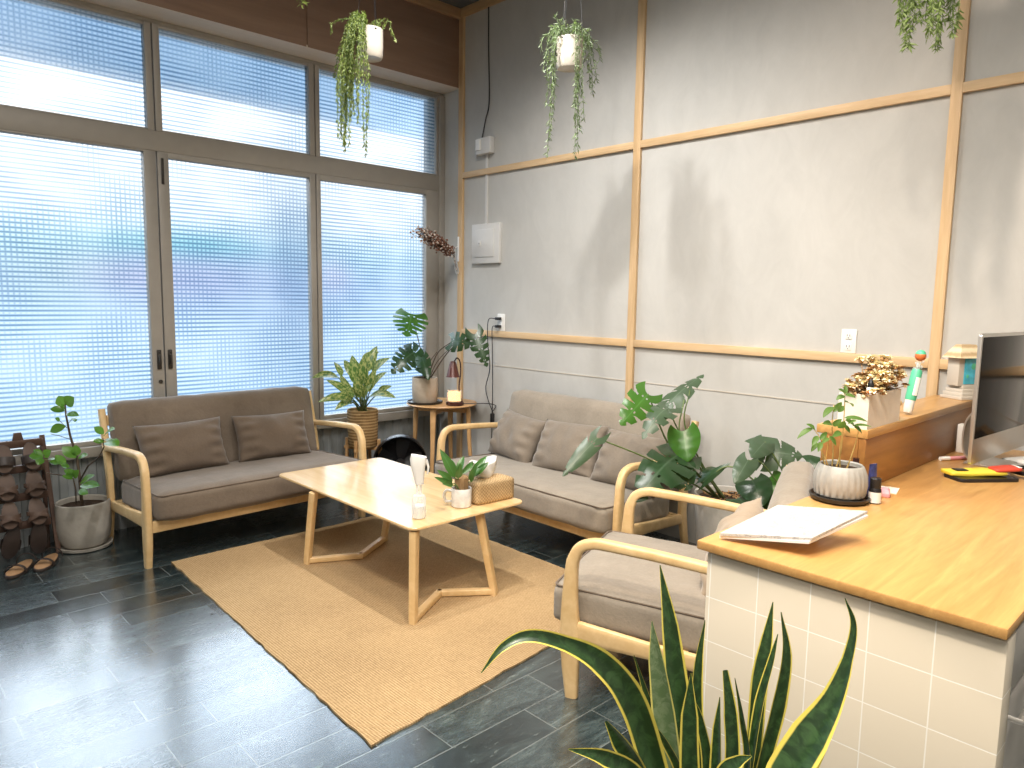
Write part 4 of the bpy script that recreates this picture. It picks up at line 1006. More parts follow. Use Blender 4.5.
# small things on the desk
t = thing('dropper_bottle', 'small black bottle with a white label beside the ribbed pot', 'bottle', (2.392, 0.828, 0.870))
b = NB(); lathe(b, [(.017, 0), (.0185, .003), (.0185, .044), (.016, .050), (.0165, .052), (.0165, .080), (.013, .083)], seg=24, cap_top=True); link('bottle', b, 'black', t)
b = NB(); lathe(b, [(.0190, .004), (.0190, .038)], seg=24, cap_bottom=False); link('label', b, 'paper', t)
t = thing('navy_tube', 'navy printed tube standing behind the small black bottle', 'tube', (2.475, .868, DZ), R(-20))
b = NB(); sweep(b, [(0, 0, 0), (0, 0, .05), (0, 0, .10), (0, 0, .108)], [.026, .030, .034, .034], [.026, .022, .006, .004], (1, 0, 0), 16, 2.4); link('tube', b, 'navy', t)
t = thing('wine_dark_bottle', 'slim dark brown bottle against the ledge end beside the ribbed pot', 'bottle', (2.478, .925, DZ))
b = NB(); lathe(b, [(.018, 0), (.019, .003), (.019, .085), (.010, .100), (.010, .118)], seg=20, cap_top=True); link('bottle', b, 'lamp_base', t)
t = thing('name_card', 'beige card lying flat beside the pink patterned sachet', 'card', (2.60, .858, DZ), R(12))
b = NB(); box(b, (-.045, -.03, 0), (.045, .03, .002)); link('card', b, 'planter', t)
t = thing('pink_sachet', 'pink patterned sachet in front of the navy tube', 'sachet', (2.515, .838, DZ), R(20))
b = NB(); soft_block(b, (-.030, -.014, 0), (.030, .014, .020), .006, 6, .003); link('sachet', b, 'pink', t, 180)
t = thing('phone', 'black phone lying on the desk under the yellow packet', 'phone', (3.035, .69, DZ), R(-38))
b = NB(); prism(b, rrect(-.115, -.050, .115, .050, .014), 0, .012, bev=.002); link('body', b, 'black', t)
b = NB(); prism(b, rrect(-.108, -.044, .108, .044, .010), .0118, .0126); link('screen', b, 'screen', t)
t = thing('yellow_packet', 'yellow packet with a dark print lying on the black phone', 'packet', (3.04, .715, DZ + .0128), R(-42))
b = NB(); soft_block(b, (-.105, -.036, 0), (.105, .036, .016), .006, 7, .002); link('packet', b, 'yellow', t, 180)
b = NB(); box(b, (-.075, -.016, .0165), (-.03, .016, .0190), .001); link('print', b, 'dark_metal', t)
t = thing('red_packet', 'red and white packet at the right end of the yellow packet', 'packet', (3.115, .635, DZ + .0135), R(-40))
b = NB(); soft_block(b, (-.05, -.026, .016), (.05, .026, .030), .006, 6, .002); link('packet', b, 'red', t, 180)
b = NB(); box(b, (.035, -.022, .030), (.049, .022, .0335), .001); link('white_band', b, 'paper', t)
t = thing('pen', 'pale pink pen lying on the desk before the ledge', 'pen', (3.332, 0.854, 0.870), R(-30))
b = NB(); tube(b, [(-.07, 0, .008), (-.055, 0, .008), (.055, 0, .008), (.07, 0, .008)], [.005, .008, .008, .003], 12); link('barrel', b, 'pink', t)
b = NB(); tube(b, [(-.074, 0, .008), (-.03, 0, .008)], .0088, 12); link('cap', b, 'paper', t)
t = thing('router', 'white upright router box under the ledge beside the monitor', 'router', (3.53, .872, DZ))
b = NB(); box(b, (-.022, -.030, 0), (.022, .030, .125), .006); link('case', b, 'white_plastic', t)
b = NB()
for k in range(5): box(b, (-.014, -.0312, .025 + .016 * k), (.014, -.0295, .029 + .016 * k))
link('vents', b, 'box_paint', t)
# monitor
t = thing('computer_monitor', 'silver framed computer monitor with a dark screen on the desk', 'monitor', (3.365, .705, DZ), R(-4))
b = NB(); prism(b, rrect(-.325, .045, .325, .530, .012), -.012, .0, Matrix.Rotation(R(90), 4, 'X'), bev=.002)
lathe(b, [(.30, 0), (.26, .014), (.15, .028), (.02, .034)], seg=32, cap_top=True) if False else None
box(b, (-.25, .012, .12), (.25, .030, .46), .012); link('casing', b, 'silver', t)
b = NB(); box(b, (-.312, -.0015, .140), (.312, .0005, .517), .001); link('screen', b, 'screen', t)
b = NB(); sweep(b, spline([(0, .03, .26), (0, .10, .18), (0, .105, .06), (0, .06, .012), (0, -.04, .006)], 6), .19, .010, (1, 0, 0), 12, 6); box(b, (-.095, -.09, 0), (.095, .10, .008), .002); link('stand', b, 'silver', t)
# clutter before the monitor
t = thing('headphones', 'black headphones lying on the desk before the monitor', 'headphones', (3.24, .56, DZ), R(20))
b = NB(); tube(b, [(.075 * math.cos(a), .085 * math.sin(a), .018) for a in [R(-30 + 240 * k / 24) for k in range(25)]], .008, 8); link('headband', b, 'black', t)
for s in (-1, 1):
    b = NB(); lathe(b, [(.028, 0), (.036, .006), (.036, .026), (.026, .034)], (s * .072, -.055, 0), 24, cap_top=True); link('ear_cup', b, 'black', t)
t = thing('keyboard', 'dark keyboard at the right edge of the desk', 'keyboard', (3.40, .46, DZ), R(-8))
b = NB(); prism(b, rrect(-.20, -.06, .20, .06, .012), 0, .012, bev=.002); link('base', b, 'black', t)
b = NB()
for i in range(14):
    for j in range(5): box(b, (-.19 + i * .0272, -.052 + j * .021, .012), (-.19 + i * .0272 + .023, -.052 + j * .021 + .017, .016), .001, 1)
link('keys', b, 'dark_metal', t)
t = thing('notebook', 'open white notebook between monitor and right edge of the desk', 'notebook', (3.52, .62, DZ), R(-25))
b = NB(); box(b, (-.10, -.07, 0), (.10, .07, .006), .001); link('cover', b, 'navy', t)
b = NB(); box(b, (-.095, -.066, .006), (.095, .066, .014), .001); link('pages', b, 'paper', t)

# ------------------------------------------------------------------ on the ledge
LZ = 1.080
PL = V((2.668, .962, LZ))
t = thing('planter_box', 'whitewashed square planter on the ledge end', 'planter', PL)
b = NB()
w, d, h = .150, .050, .118
rings = [[b.verts.new((sx * x, sy * y, z)) for sx, sy in ((-1, -1), (1, -1), (1, 1), (-1, 1))] for x, y, z in ((w, d, 0), (w, d, h), (w - .010, d - .010, h), (w - .010, d - .010, .006))]
_skin(b, rings, 0, True)
link('box', b, 'planter', t, 20)
b = NB(); box(b, (-w + .010, -d + .010, .008), (w - .010, d - .010, h - .02)); link('filling', b, 'soil', t)
t = thing('dried_flowers', 'cream and brown dried flowers heaped in the ledge planter', 'flowers', PL + V((0, 0, .098)))
b = NB(); bs = NB(); rr = random.Random(5)
for k in range(190):
    x = rr.uniform(-.135, .135); y = rr.uniform(-.035, .035)
    hgt = .040 + .085 * math.exp(-((x - .045) / .085) ** 2) * rr.uniform(.25, 1.1) + rr.uniform(-.035, .015)
    p = V((x * 1.12, y * 1.6 - .01, hgt))
    st_ = [(x * .7, y * .6, .0), (x * .95, y, hgt * .6), p]
    if abs(x + .10) < .030 and y < .01: continue
    r = rr.uniform(.013, .027); mi = 0 if rr.random() < .45 + 4.5 * (hgt - .02) else 1
    tube(bs, st_, .0016, 5)
    for a in range(9):
        q = 2 * PI * a / 9 + rr.random(); e = rr.uniform(-.2, .9)
        v = V((math.cos(q) * math.cos(e), math.sin(q) * math.cos(e), math.sin(e)))
        leaf(b, p - v * .003, p + v * r, V((0, 0, 1)) + v * .3 + V((.01, .02, 0)), r * .7, .15, .5, 3, mi, nu=2)
    ball(b, p, r * .4, 6, 1 - mi)
link('blooms', b, 'dried_y', t, 180, mats=['dried_y', 'dried_b'], recalc=False); link('stems', bs, 'dried_b', t, 180)
t = thing('small_bottle', 'tiny white bottle with orange band and black cap in the ledge planter', 'bottle', PL + V((-.100, -.034, .0985)))
b = NB(); lathe(b, [(.011, 0), (.013, .003), (.013, .036), (.010, .041)], seg=20, cap_top=True); link('bottle', b, 'paper', t)
b = NB(); lathe(b, [(.0134, .022), (.0134, .033)], seg=20, cap_bottom=False); link('band', b, 'orange', t)
b = NB(); lathe(b, [(.0095, .041), (.010, .043), (.010, .055), (.006, .062), (.003, .070)], seg=18, cap_top=True); link('cap', b, 'black', t)
b = NB(); ball(b, (-.006, -.012, .012), .0042, 8); link('dot', b, 'black', t)
# leaning green and white souvenir tube
q0, q1, q2, q3 = V((3.020, 0.958, 1.083)), V((2.995, 1.005, 1.135)), V((3.045, 1.045, 1.19)), V((3.07, 1.075, 1.235))
q0 = V((2.999, 0.944, 1.083)); dd = (V((3.043, 0.925, 1.314)) - q0).normalized()
def al(s): return q0 + dd * s
t = thing('souvenir_tube', 'green and white souvenir tube with a ball top leaning beside the planter', 'souvenir', q0)
b = NB(); tube(b, [al(s) - q0 for s in (.006, .02, .06)], [.014, .017, .018], 16); link('white_end', b, 'white_plastic', t)
b = NB(); tube(b, [al(s) - q0 for s in (.055, .06, .165, .175)], [.0185, .0195, .0195, .016], 16); link('green_wrap', b, 'teal', t)
b = NB(); ax = V((-.62, -.78, 0)); sweep(b, [al(.075) - q0 + ax * .0125, al(.145) - q0 + ax * .0125], .018, .018, V((.78, -.62, 0)), 12, 6); link('white_panel', b, 'paper', t)
b = NB(); tube(b, [al(s) - q0 for s in (.17, .18, .205)], [.012, .007, .007], 12)
for k in range(5): ball(b, al(.178 + .007 * k) - q0 + V((.012 * math.sin(k * 2.3), .012 * math.cos(k * 2.3), 0)), .006, 8)
link('beaded_neck', b, 'clear', t)
b = NB(); c_ = al(.228) - q0
ball(b, c_, .020, 16); ballo = link('ball_top', b, 'orange', t, 180)
b = NB(); ball(b, c_ + V((0, 0, .006)), .0185, 16, 0, (1, 1, .95)); link('ball_cap', b, 'teal', t, 180)
t = thing('wooden_ball', 'small pale wooden ball on a peg beside the souvenir tube', 'ball', (3.02, .985, LZ))
b = NB(); ball(b, (0, 0, .040), .014, 14); link('ball', b, 'wood_ball', t, 180)
b = NB(); lathe(b, [(.010, 0), (.004, .006), (.004, .03)], seg=14); link('peg', b, 'wood_ball', t)
# little seaside hut
t = thing('hut_ornament', 'miniature seaside hut ornament with thatched roof and white steps', 'ornament', (3.755, .955, LZ), R(-28)); HUT = t
b = NB()
for k in range(4): box(b, (-.062 + .012 * k, -.062 + .012 * k, .012 * k), (.062 - .006 * k, .05, .012 * (k + 1)), .002)
link('steps', b, 'white', t)
b = NB(); box(b, (-.045, -.018, .046), (.045, .042, .150), .003); link('walls', b, 'white', t)
b = NB(); box(b, (-.020, -.0205, .052), (.040, -.0165, .146), .001); link('painted_scene', b, 'aqua', t)
for q_, r_ in (((-.004, -.020, .080), .007), ((.022, -.020, .115), .012)):
    b = NB(); ball(b, q_, r_, 8, 0, (1, .3, 1)); link('palm', b, 'teal', t)
b = NB()
rf0 = [b.verts.new(q) for q in ((-.066, -.044, .146), (.066, -.044, .146), (.066, .052, .146), (-.066, .052, .146))]; rf1 = [b.verts.new(q) for q in ((-.034, -.010, .192), (.034, -.010, .192), (.034, .020, .192), (-.034, .020, .192))]
b.faces.new(rf0[::-1]); b.faces.new(rf1)
for k in range(4): b.faces.new((rf0[k], rf0[(k + 1) % 4], rf1[(k + 1) % 4], rf1[k]))
link('thatched_roof', b, 'thatch', t, 20); HUT.scale = (1.2, 1.05, 1.28)

# ------------------------------------------------------------------ monstera on the side table
PO = V((PX, PY, SZ + .0105))
t = thing('side_table_monstera', 'monstera in a beige concrete pot on the round side table', 'plant', PO)
b = NB(); lathe(b, [(.092, 0), (.098, .008), (.103, .10), (.101, .19), (.098, .197), (.088, .195), (.086, .16)], seg=40); link('pot', b, 'concrete_w', t)
b = NB(); disc(b, .090, .175, seg=28, bumps=.006, rng=random.Random(2)); link('soil', b, 'soil', t)
bl = NB(); bs = NB(); cam = V((0, 0, 1.5))
def toward(p, up=.3):
    v = (cam - V(p)).normalized(); return (v + V((0, 0, up))).normalized()
def mleaf(bm, o, p0, p1, w, slits=4, droop=.15, mi=0, seed=0, up=.3, n=None, cup=-.25, holes=True, slitw=.028):
    p0, p1 = V(p0), V(p1); monstera(bm, p0 - o, p1 - o, n or toward(p0, up), w, slits, droop, cup, mi, seed, holes=holes, slitw=slitw)
def pet(bs, o, a, m, e, r=.004): tube(bs, [V(q) - o for q in spline([a, m, e], 8)], [r * 1.4, r, r * .8], 7)
s0 = PO + V((0, 0, .17))
mleaf(bl, PO, (3.396, 4.739, 1.368), (3.227, 4.569, 1.220), .285, 5, .10, 1, 1, .1, slitw=.036)
pet(bs, PO, s0, (3.433, 4.669, 1.068), (3.401, 4.747, 1.360))
mleaf(bl, PO, (3.357, 4.658, 1.071), (3.125, 4.609, 0.953), .23, 5, .25, 0, 2, .5, slitw=.036)
pet(bs, PO, s0, (3.409, 4.651, 0.990), (3.363, 4.667, 1.071))
mleaf(bl, PO, (3.352, 4.693, 1.085), (3.330, 4.465, 0.923), .16, 4, .2, 0, 3, .2)
mleaf(bl, PO, (3.370, 4.571, 1.037), (3.303, 4.403, 0.899), .12, 3, .2, 0, 8, .3)
mleaf(bl, PO, (3.449, 4.309, 1.174), (3.481, 4.111, 1.169), .165, 4, .25, 0, 4, .2, slitw=.036)
pet(bs, PO, s0 + V((.02, 0, 0)), (3.457, 4.492, 1.062), (3.449, 4.308, 1.166))
mleaf(bl, PO, (3.508, 4.097, 1.236), (3.516, 3.968, 1.006), .15, 5, .15, 0, 5, .15, slitw=.036)
pet(bs, PO, s0 + V((.03, -.01, 0)), (3.489, 4.370, 1.100), (3.502, 4.101, 1.228))
pet(bs, PO, s0 + V((.02, -.02, 0)), (3.453, 4.486, 1.000), (3.471, 4.311, 1.143), .003)
pet(bs, PO, s0 + V((.01, .02, 0)), (3.443, 4.564, 0.995), (3.458, 4.494, 1.078), .0035)
link('leaves', bl, 'monstera', t, 180, mats=['monstera', 'monstera_b'], recalc=False); link('stems', bs, 'stem_brown', t, 180)

# ------------------------------------------------------------------ variegated plant in a basket on a stand
BX = V((2.905, 4.690, 0))
t = thing('plant_stand', 'wooden four-legged stand under the woven basket by the windows', 'plant stand', BX)
for a in (R(35), R(125), R(215), R(305)):
    d = V((math.cos(a), math.sin(a), 0))
    b = NB(); sweep(b, [d * .150, d * .134 + V((0, 0, .20)), d * .128 + V((0, 0, .43))], [.020, .024], [.020, .024], (-d.y, d.x, 0), 12, 5); link('leg', b, 'side_table', t)
b = NB()
for a in (R(35), R(125)): box(b, (-.15, -.011, .345), (.15, .011, .370), .003, mat=Matrix.Rotation(a, 4, 'Z'))
link('cross_bar', b, 'side_table', t)
BO = BX + V((0, 0, .3715))
t = thing('variegated_plant', 'variegated leafy plant in a woven basket behind the sofa arm', 'plant', BO)
b = NB(); lathe(b, [(.102, 0), (.108, .008), (.114, .15), (.116, .275), (.113, .284), (.106, .280), (.102, .22)], seg=40, rmod=lambda a, z: 1 + .008 * math.sin(a * 40)); link('basket', b, 'basket', t)
b = NB(); disc(b, .107, .25, seg=28, bumps=.006, rng=random.Random(2)); link('soil', b, 'soil', t)
bl = NB(); bs = NB(); rr = random.Random(23); s0 = BO + V((0, 0, .245))
for (x0, y0, x1, y1, w, d0, d1) in ((338, 377, 312, 378, .085, 5.25, 5.1), (349, 396, 326, 380, .075, 5.2, 5.05), (352, 400, 340, 374, .07, 5.3, 5.25), (358, 384, 352, 355, .10, 5.3, 5.25), (362, 385, 366, 353, .09, 5.2, 5.15), (366, 372, 377, 346, .085, 5.3, 5.35),
        (362, 360, 379, 352, .06, 5.35, 5.4), (372, 374, 390, 358, .085, 5.25, 5.15), (372, 388, 387, 372, .07, 5.2, 5.1), (366, 392, 376, 368, .07, 5.15, 5.1), (370, 396, 396, 398, .085, 5.2, 5.05), (378, 394, 392, 386, .06, 5.2, 5.1),
        (352, 402, 330, 396, .085, 5.15, 5.0), (348, 398, 318, 402, .075, 5.2, 5.05), (356, 396, 345, 388, .07, 5.1, 5.0), (360, 398, 356, 374, .08, 5.12, 5.05), (364, 400, 372, 384, .07, 5.1, 5.02), (356, 378, 344, 360, .07, 5.4, 5.45), (350, 402, 335, 410, .06, 5.1, 5.0), (342, 376, 334, 362, .05, 5.3, 5.3)):
    a_, b_ = UV3(x0, y0, d0), UV3(x1, y1, d1)
    leaf(bl, a_ - BO, b_ - BO, toward(a_, .7) + V((rr.uniform(-.3, .3), rr.uniform(-.3, .3), 0)), w, .10, .25, 10, shape=.7)
    tube(bs, [q - BO for q in spline([s0 + V((rr.uniform(-.05, .05), rr.uniform(-.05, .05), 0)), s0.lerp(a_, .6) + V((0, 0, .02)), a_], 5)], [.005, .0035], 6)
link('leaves', bl, 'varieg', t, 180, recalc=False); link('stems', bs, 'stem', t, 180)

# ------------------------------------------------------------------ clusia in concrete pot at left
CX = V((1.030, 4.745, 0))
t = thing('saucer', 'round grey saucer under the concrete pot at the left', 'saucer', CX)
b = NB(); lathe(b, [(.120, 0), (.142, .006), (.146, .022), (.141, .023), (.130, .012)], seg=40); disc(b, .131, .0115, seg=40); link('dish', b, 'concrete', t)
CO = CX + V((0, 0, .0125))
t = thing('clusia_plant', 'young round-leaved plant in a concrete pot left of the sofa', 'plant', CO)
b = NB(); lathe(b, [(.095, 0), (.118, .012), (.136, .05), (.144, .12), (.145, .24), (.142, .262), (.137, .267), (.130, .262), (.128, .21)], seg=48); link('pot', b, 'concrete', t)
b = NB(); disc(b, .134, .235, seg=28, bumps=.008, rng=random.Random(2)); link('soil', b, 'soil', t)
bl = NB(); bs = NB(); rr = random.Random(31)
D0 = 4.62
for pts, r in (([(82, 505, 4.10), (80, 480, 4.10), (77, 458, 4.10), (70, 435, 4.08), (66, 415, 4.06), (65, 403, 4.06)], [.009, .007, .004]),
               ([(79, 482, 4.10), (88, 466, 4.02), (99, 457, 3.95), (104, 447, 3.92), (103, 438, 3.92)], [.005, .003]),
               ([(78, 475, 4.10), (60, 475, 4.00), (46, 473, 3.92), (41, 464, 3.90), (44, 455, 3.90)], [.004, .0025]),
               ([(76, 504, 4.05), (76, 490, 4.00), (73, 478, 3.97)], [.004, .003]), ([(72, 440, 4.08), (60, 436, 4.02), (51, 434, 4.00)], [.002, .0015]), ([(67, 425, 4.07), (73, 418, 4.02)], [.002, .0015]), ([(67, 428, 4.07), (60, 421, 4.02)], [.002, .0015])):
    tube(bs, [UV3(*q) - CO for q in [tuple(p_) for p_ in pts]], r, 7)
link('stems', bs, 'stem_brown', t, 180)
for (x0, y0, x1, y1, w, d) in ((65, 406, 58, 396, .075, 4.06), (66, 405, 74, 397, .085, 4.04), (65, 408, 60, 407, .05, 4.00), (65, 411, 50, 409, .055, 4.02), (66, 414, 79, 416, .050, 4.02), (60, 421, 55, 418, .03, 4.02), (73, 418, 75, 422, .035, 4.00),
        (66, 426, 50, 432, .075, 4.04), (104, 434, 94, 427, .050, 3.92), (104, 436, 115, 429, .075, 3.90), (104, 442, 93, 441, .040, 3.90), (105, 442, 119, 446, .085, 3.90), (104, 440, 111, 441, .05, 3.94),
        (44, 457, 29, 456, .070, 3.90), (44, 457, 51, 450, .055, 3.92), (42, 458, 38, 465, .05, 3.88), (43, 456, 33, 450, .05, 3.92), (45, 460, 54, 460, .05, 3.92), (76, 458, 62, 447, .075, 4.06), (76, 456, 76, 445, .06, 4.06), (62, 463, 49, 462, .055, 3.98), (66, 466, 55, 455, .055, 4.00), (70, 467, 61, 466, .05, 4.00),
        (78, 458, 88, 455, .045, 4.00), (74, 476, 64, 470, .055, 3.96), (73, 477, 70, 469, .055, 3.96), (74, 478, 79, 470, .05, 3.95), (73, 479, 62, 476, .045, 3.94), (80, 484, 95, 475, .055, 4.00), (80, 486, 100, 486, .070, 3.95), (79, 490, 88, 494, .05, 3.92)):
    a_, b_ = UV3(x0, y0, d), UV3(x1, y1, d - .03)
    leaf(bl, a_ - CO, b_ - CO, toward(a_, .5) + V((rr.uniform(-.35, .35), rr.uniform(-.35, .35), rr.uniform(0, .4))), w * .84, .06, .2, 9, shape=1.05)
link('leaves', bl, 'clusia', t, 180, recalc=False)

# ------------------------------------------------------------------ big monstera beside the right sofa
MO = V((3.445, 1.935, 0))
t = thing('floor_monstera', 'large monstera in a tall pale grey pot between right sofa and armchair', 'plant', MO)
b = NB(); lathe(b, [(.120, 0), (.130, .010), (.165, .35), (.175, .47), (.172, .482), (.160, .480), (.156, .42)], seg=48); link('pot', b, 'pot_grey', t)
b = NB(); disc(b, .161, .45, seg=30, bumps=.010, rng=random.Random(2)); link('soil', b, 'soil', t)
b = NB(); rr = random.Random(77)
for k in range(60):
    a = rr.uniform(0, 2 * PI); r = rr.uniform(.05, .15); p = V((r * math.cos(a), r * math.sin(a), .452))
    tube(b, [p, p + V((rr.uniform(-.03, .03), rr.uniform(-.03, .03), .012)), p + V((rr.uniform(-.05, .05), rr.uniform(-.05, .05), .002))], .0025, 5)
link('bark_chips', b, 'dried_b', t, 180)
bl = NB(); bs = NB(); s0 = MO + V((-.03, .03, .45))
mleaf(bl, MO, (3.075, 2.208, 1.020), (2.848, 2.195, 0.894), .17, 4, .12, 1, 11, .1, slitw=.04)
pet(bs, MO, s0, (3.171, 2.111, 0.727), (3.075, 2.208, 1.020), .005)
mleaf(bl, MO, (3.089, 2.115, 0.957), (3.335, 2.050, 1.138), .135, 4, .10, 2, 12, .9, n=V((-.15, -.2, 1)))
pet(bs, MO, s0 + V((.03, -.02, 0)), (3.169, 2.040, 0.791), (3.104, 2.101, 0.957), .004)
mleaf(bl, MO, (3.037, 2.056, 0.969), (2.808, 2.026, 0.897), .135, 4, .35, 2, 13, .9, slitw=.04)
pet(bs, MO, s0 + V((.02, 0, 0)), (3.163, 2.027, 0.846), (3.209, 2.044, 1.048), .004)
mleaf(bl, MO, (3.100, 2.004, 0.852), (3.048, 1.934, 0.717), .165, 0, .10, 1, 14, .05, holes=False)
pet(bs, MO, s0 + V((.0, -.04, 0)), (3.111, 2.014, 0.803), (3.149, 2.038, 1.002), .004)
mleaf(bl, MO, (3.057, 1.999, 0.735), (2.690, 1.956, 0.638), .25, 4, .28, 0, 15, .7)
pet(bs, MO, s0, (3.137, 1.966, 0.663), (3.057, 1.999, 0.735), .006)
mleaf(bl, MO, (2.600, 2.147, 0.855), (2.384, 2.162, 0.709), .085, 2, .08, 2, 16, .3)
pet(bs, MO, s0, (2.913, 2.035, 0.714), (2.600, 2.147, 0.855), .004)
mleaf(bl, MO, (3.016, 2.005, 0.704), (2.987, 1.877, 0.603), .20, 3, .2, 0, 17, .4)
mleaf(bl, MO, (3.243, 1.984, 0.622), (3.204, 1.847, 0.664), .09, 2, .1, 0, 18, .8)
link('leaves', bl, 'monstera', t, 180, mats=['monstera', 'monstera_b', 'monstera_p'], recalc=False); link('stems', bs, 'stem', t, 180)
# second monstera behind the armchair
NO = V((3.52, 1.43, 0))
t = thing('corner_monstera', 'lower spreading monstera against the wall behind the armchair', 'plant', NO)
b = NB(); lathe(b, [(.105, 0), (.115, .010), (.140, .26), (.142, .31), (.132, .312), (.128, .27)], seg=40); link('pot', b, 'dark_metal', t)
b = NB(); disc(b, .133, .285, seg=28, bumps=.008, rng=random.Random(2)); link('soil', b, 'soil', t)
bl = NB(); bs = NB(); s0 = NO + V((0, .02, .285))
for (p0, p1, w, sl, dr, mi, sd, up, via) in (
        ((3.266, 1.649, 0.830), (3.142, 1.647, 0.778), .11, 0, .10, 2, 1, .2, (3.316, 1.579, 0.696)),
        ((3.109, 1.648, 0.763), (2.985, 1.641, 0.679), .10, 0, .10, 2, 2, .2, (3.220, 1.602, 0.707)),
        ((3.281, 1.694, 0.771), (3.376, 1.508, 0.779), .19, 3, .15, 2, 3, .5, (3.335, 1.620, 0.635)),
        ((3.207, 1.674, 0.646), (3.124, 1.574, 0.569), .17, 0, .2, 0, 4, .5, (3.250, 1.626, 0.599)),
        ((3.283, 1.631, 0.652), (3.231, 1.529, 0.573), .15, 0, .2, 1, 5, .4, (3.292, 1.611, 0.584)),
        ((3.152, 1.713, 0.558), (3.069, 1.593, 0.532), .13, 0, .25, 0, 6, .7, (3.230, 1.664, 0.544)),
        ((3.298, 1.586, 0.629), (3.174, 1.547, 0.522), .20, 0, .2, 0, 7, .5, (3.282, 1.589, 0.561)),
        ((3.403, 1.503, 0.736), (3.434, 1.390, 0.733), .10, 0, .1, 0, 9, .7, (3.355, 1.526, 0.601)),
        ((3.138, 1.900, 0.603), (3.174, 1.788, 0.720), .05, 0, .2, 0, 10, .6, (3.214, 1.743, 0.682))):
    mleaf(bl, NO, p0, p1, w, sl, dr, mi, sd, up, holes=sl > 0); pet(bs, NO, s0, via, p0, .004)
link('leaves', bl, 'monstera', t, 180, mats=['monstera', 'monstera_b', 'monstera_p'], recalc=False); link('stems', bs, 'stem', t, 180)

# ------------------------------------------------------------------ snake plant in the foreground
SN = V((.985, .575, 0))
t = thing('snake_plant', 'yellow-edged snake plant in the foreground before the tiled desk', 'plant', SN)
b = NB(); lathe(b, [(.10, 0), (.112, .010), (.145, .28), (.148, .34), (.138, .342), (.134, .29)], seg=48); link('pot', b, 'pot_grey', t)
b = NB(); disc(b, .139, .305, seg=28, bumps=.008, rng=random.Random(2)); link('soil', b, 'soil', t)
bl = NB(); rr = random.Random(17)
WS = 1.2 / 722
for k, (pts, ws, d0, d1, nx) in enumerate((
        ([(682, 1010), (684, 850), (683, 768), (677, 690), (670, 625), (660, 565)], [14, 22, 26, 25, 17, 1], 1.22, 1.26, 0),
        ([(672, 1010), (675, 850), (671, 768), (664, 710), (657, 660), (652, 621)], [12, 20, 24, 24, 16, 1], 1.14, 1.14, .25),
        ([(690, 1000), (672, 850), (648, 748), (628, 695), (600, 662), (566, 644), (530, 636), (503, 647), (481, 673)], [14, 22, 28, 28, 24, 15, 12, 8, 1], 1.12, 1.02, -.1),
        ([(690, 990), (672, 850), (640, 780), (605, 758), (568, 749)], [10, 15, 18, 16, 1], 1.06, .98, .1),
        ([(688, 995), (668, 850), (640, 775), (620, 742), (606, 721)], [12, 17, 20, 17, 3], 1.08, 1.05, .3),
        ([(700, 1000), (702, 850), (698, 768), (696, 712), (698, 665), (705, 620)], [10, 13, 15, 14, 10, 1], 1.27, 1.3, -.4),
        ([(694, 1000), (694, 850), (690, 768), (690, 715), (691, 673)], [12, 18, 20, 17, 1], 1.09, 1.08, .1),
        ([(700, 1000), (690, 850), (672, 768), (652, 710), (634, 655)], [10, 12, 12, 10, 1], 1.2, 1.18, .5),
        ([(706, 1000), (720, 850), (731, 768), (730, 715), (725, 670)], [10, 14, 16, 15, 6], 1.18, 1.2, -.3),
        ([(708, 1000), (714, 850), (717, 768), (718, 730), (720, 697)], [10, 14, 15, 11, 1], 1.13, 1.13, .7),
        ([(712, 1000), (735, 850), (748, 768), (743, 720), (735, 678)], [8, 10, 11, 8, 1], 1.2, 1.2, .9),
        ([(714, 1000), (740, 850), (752, 768), (760, 680), (767, 640), (773, 602)], [9, 13, 16, 17, 12, 1], 1.24, 1.27, .1),
        ([(712, 1000), (738, 850), (750, 768), (760, 705), (772, 660), (778, 634)], [9, 10, 11, 12, 8, 1], 1.2, 1.2, .8),
        ([(716, 1000), (742, 850), (763, 764), (778, 705), (786, 655), (781, 612)], [10, 12, 15, 16, 11, 1], 1.22, 1.22, -.5),
        ([(720, 990), (748, 860), (788, 778), (812, 738), (834, 700), (848, 660), (854, 625), (845, 598)], [14, 26, 42, 40, 24, 12, 7, 1], 1.14, 1.16, .45),
        ([(718, 990), (738, 860), (772, 800), (804, 765), (826, 725), (836, 692)], [10, 18, 26, 24, 14, 1], 1.18, 1.2, -.3),
        ([(706, 990), (708, 850), (722, 778), (738, 762), (752, 756)], [10, 14, 16, 12, 1], 1.05, 1.02, .2),
        ([(690, 1000), (688, 850), (682, 780), (667, 745), (650, 720)], [10, 12, 12, 9, 1], 1.1, 1.1, .6),
        ([(702, 1000), (706, 860), (708, 768), (700, 720), (694, 700)], [8, 10, 12, 9, 1], 1.22, 1.22, .2))):
    n = len(pts); P3 = [UV3(x, y, d0 + (d1 - d0) * i / (n - 1)) for i, (x, y) in enumerate(pts)]
    P3[0] = SN + V(((P3[0].x - SN.x) * .5, (P3[0].y - SN.y) * .5, .30)); 
    sp = spline(P3, 7); m = len(sp)
    wl = [w * d0 / 722 for w in lerp_list(ws, m)]
    v = toward(P3[2], 0); side = v.cross(V((0, 0, 1))).normalized()
    ribbon(bl, [q - SN for q in sp], wl, v + side * nx, .35, 1 if k == 1 else 0, 6)
link('leaves', bl, 'snake', t, 180, mats=['snake', 'snake_pale'], recalc=False)

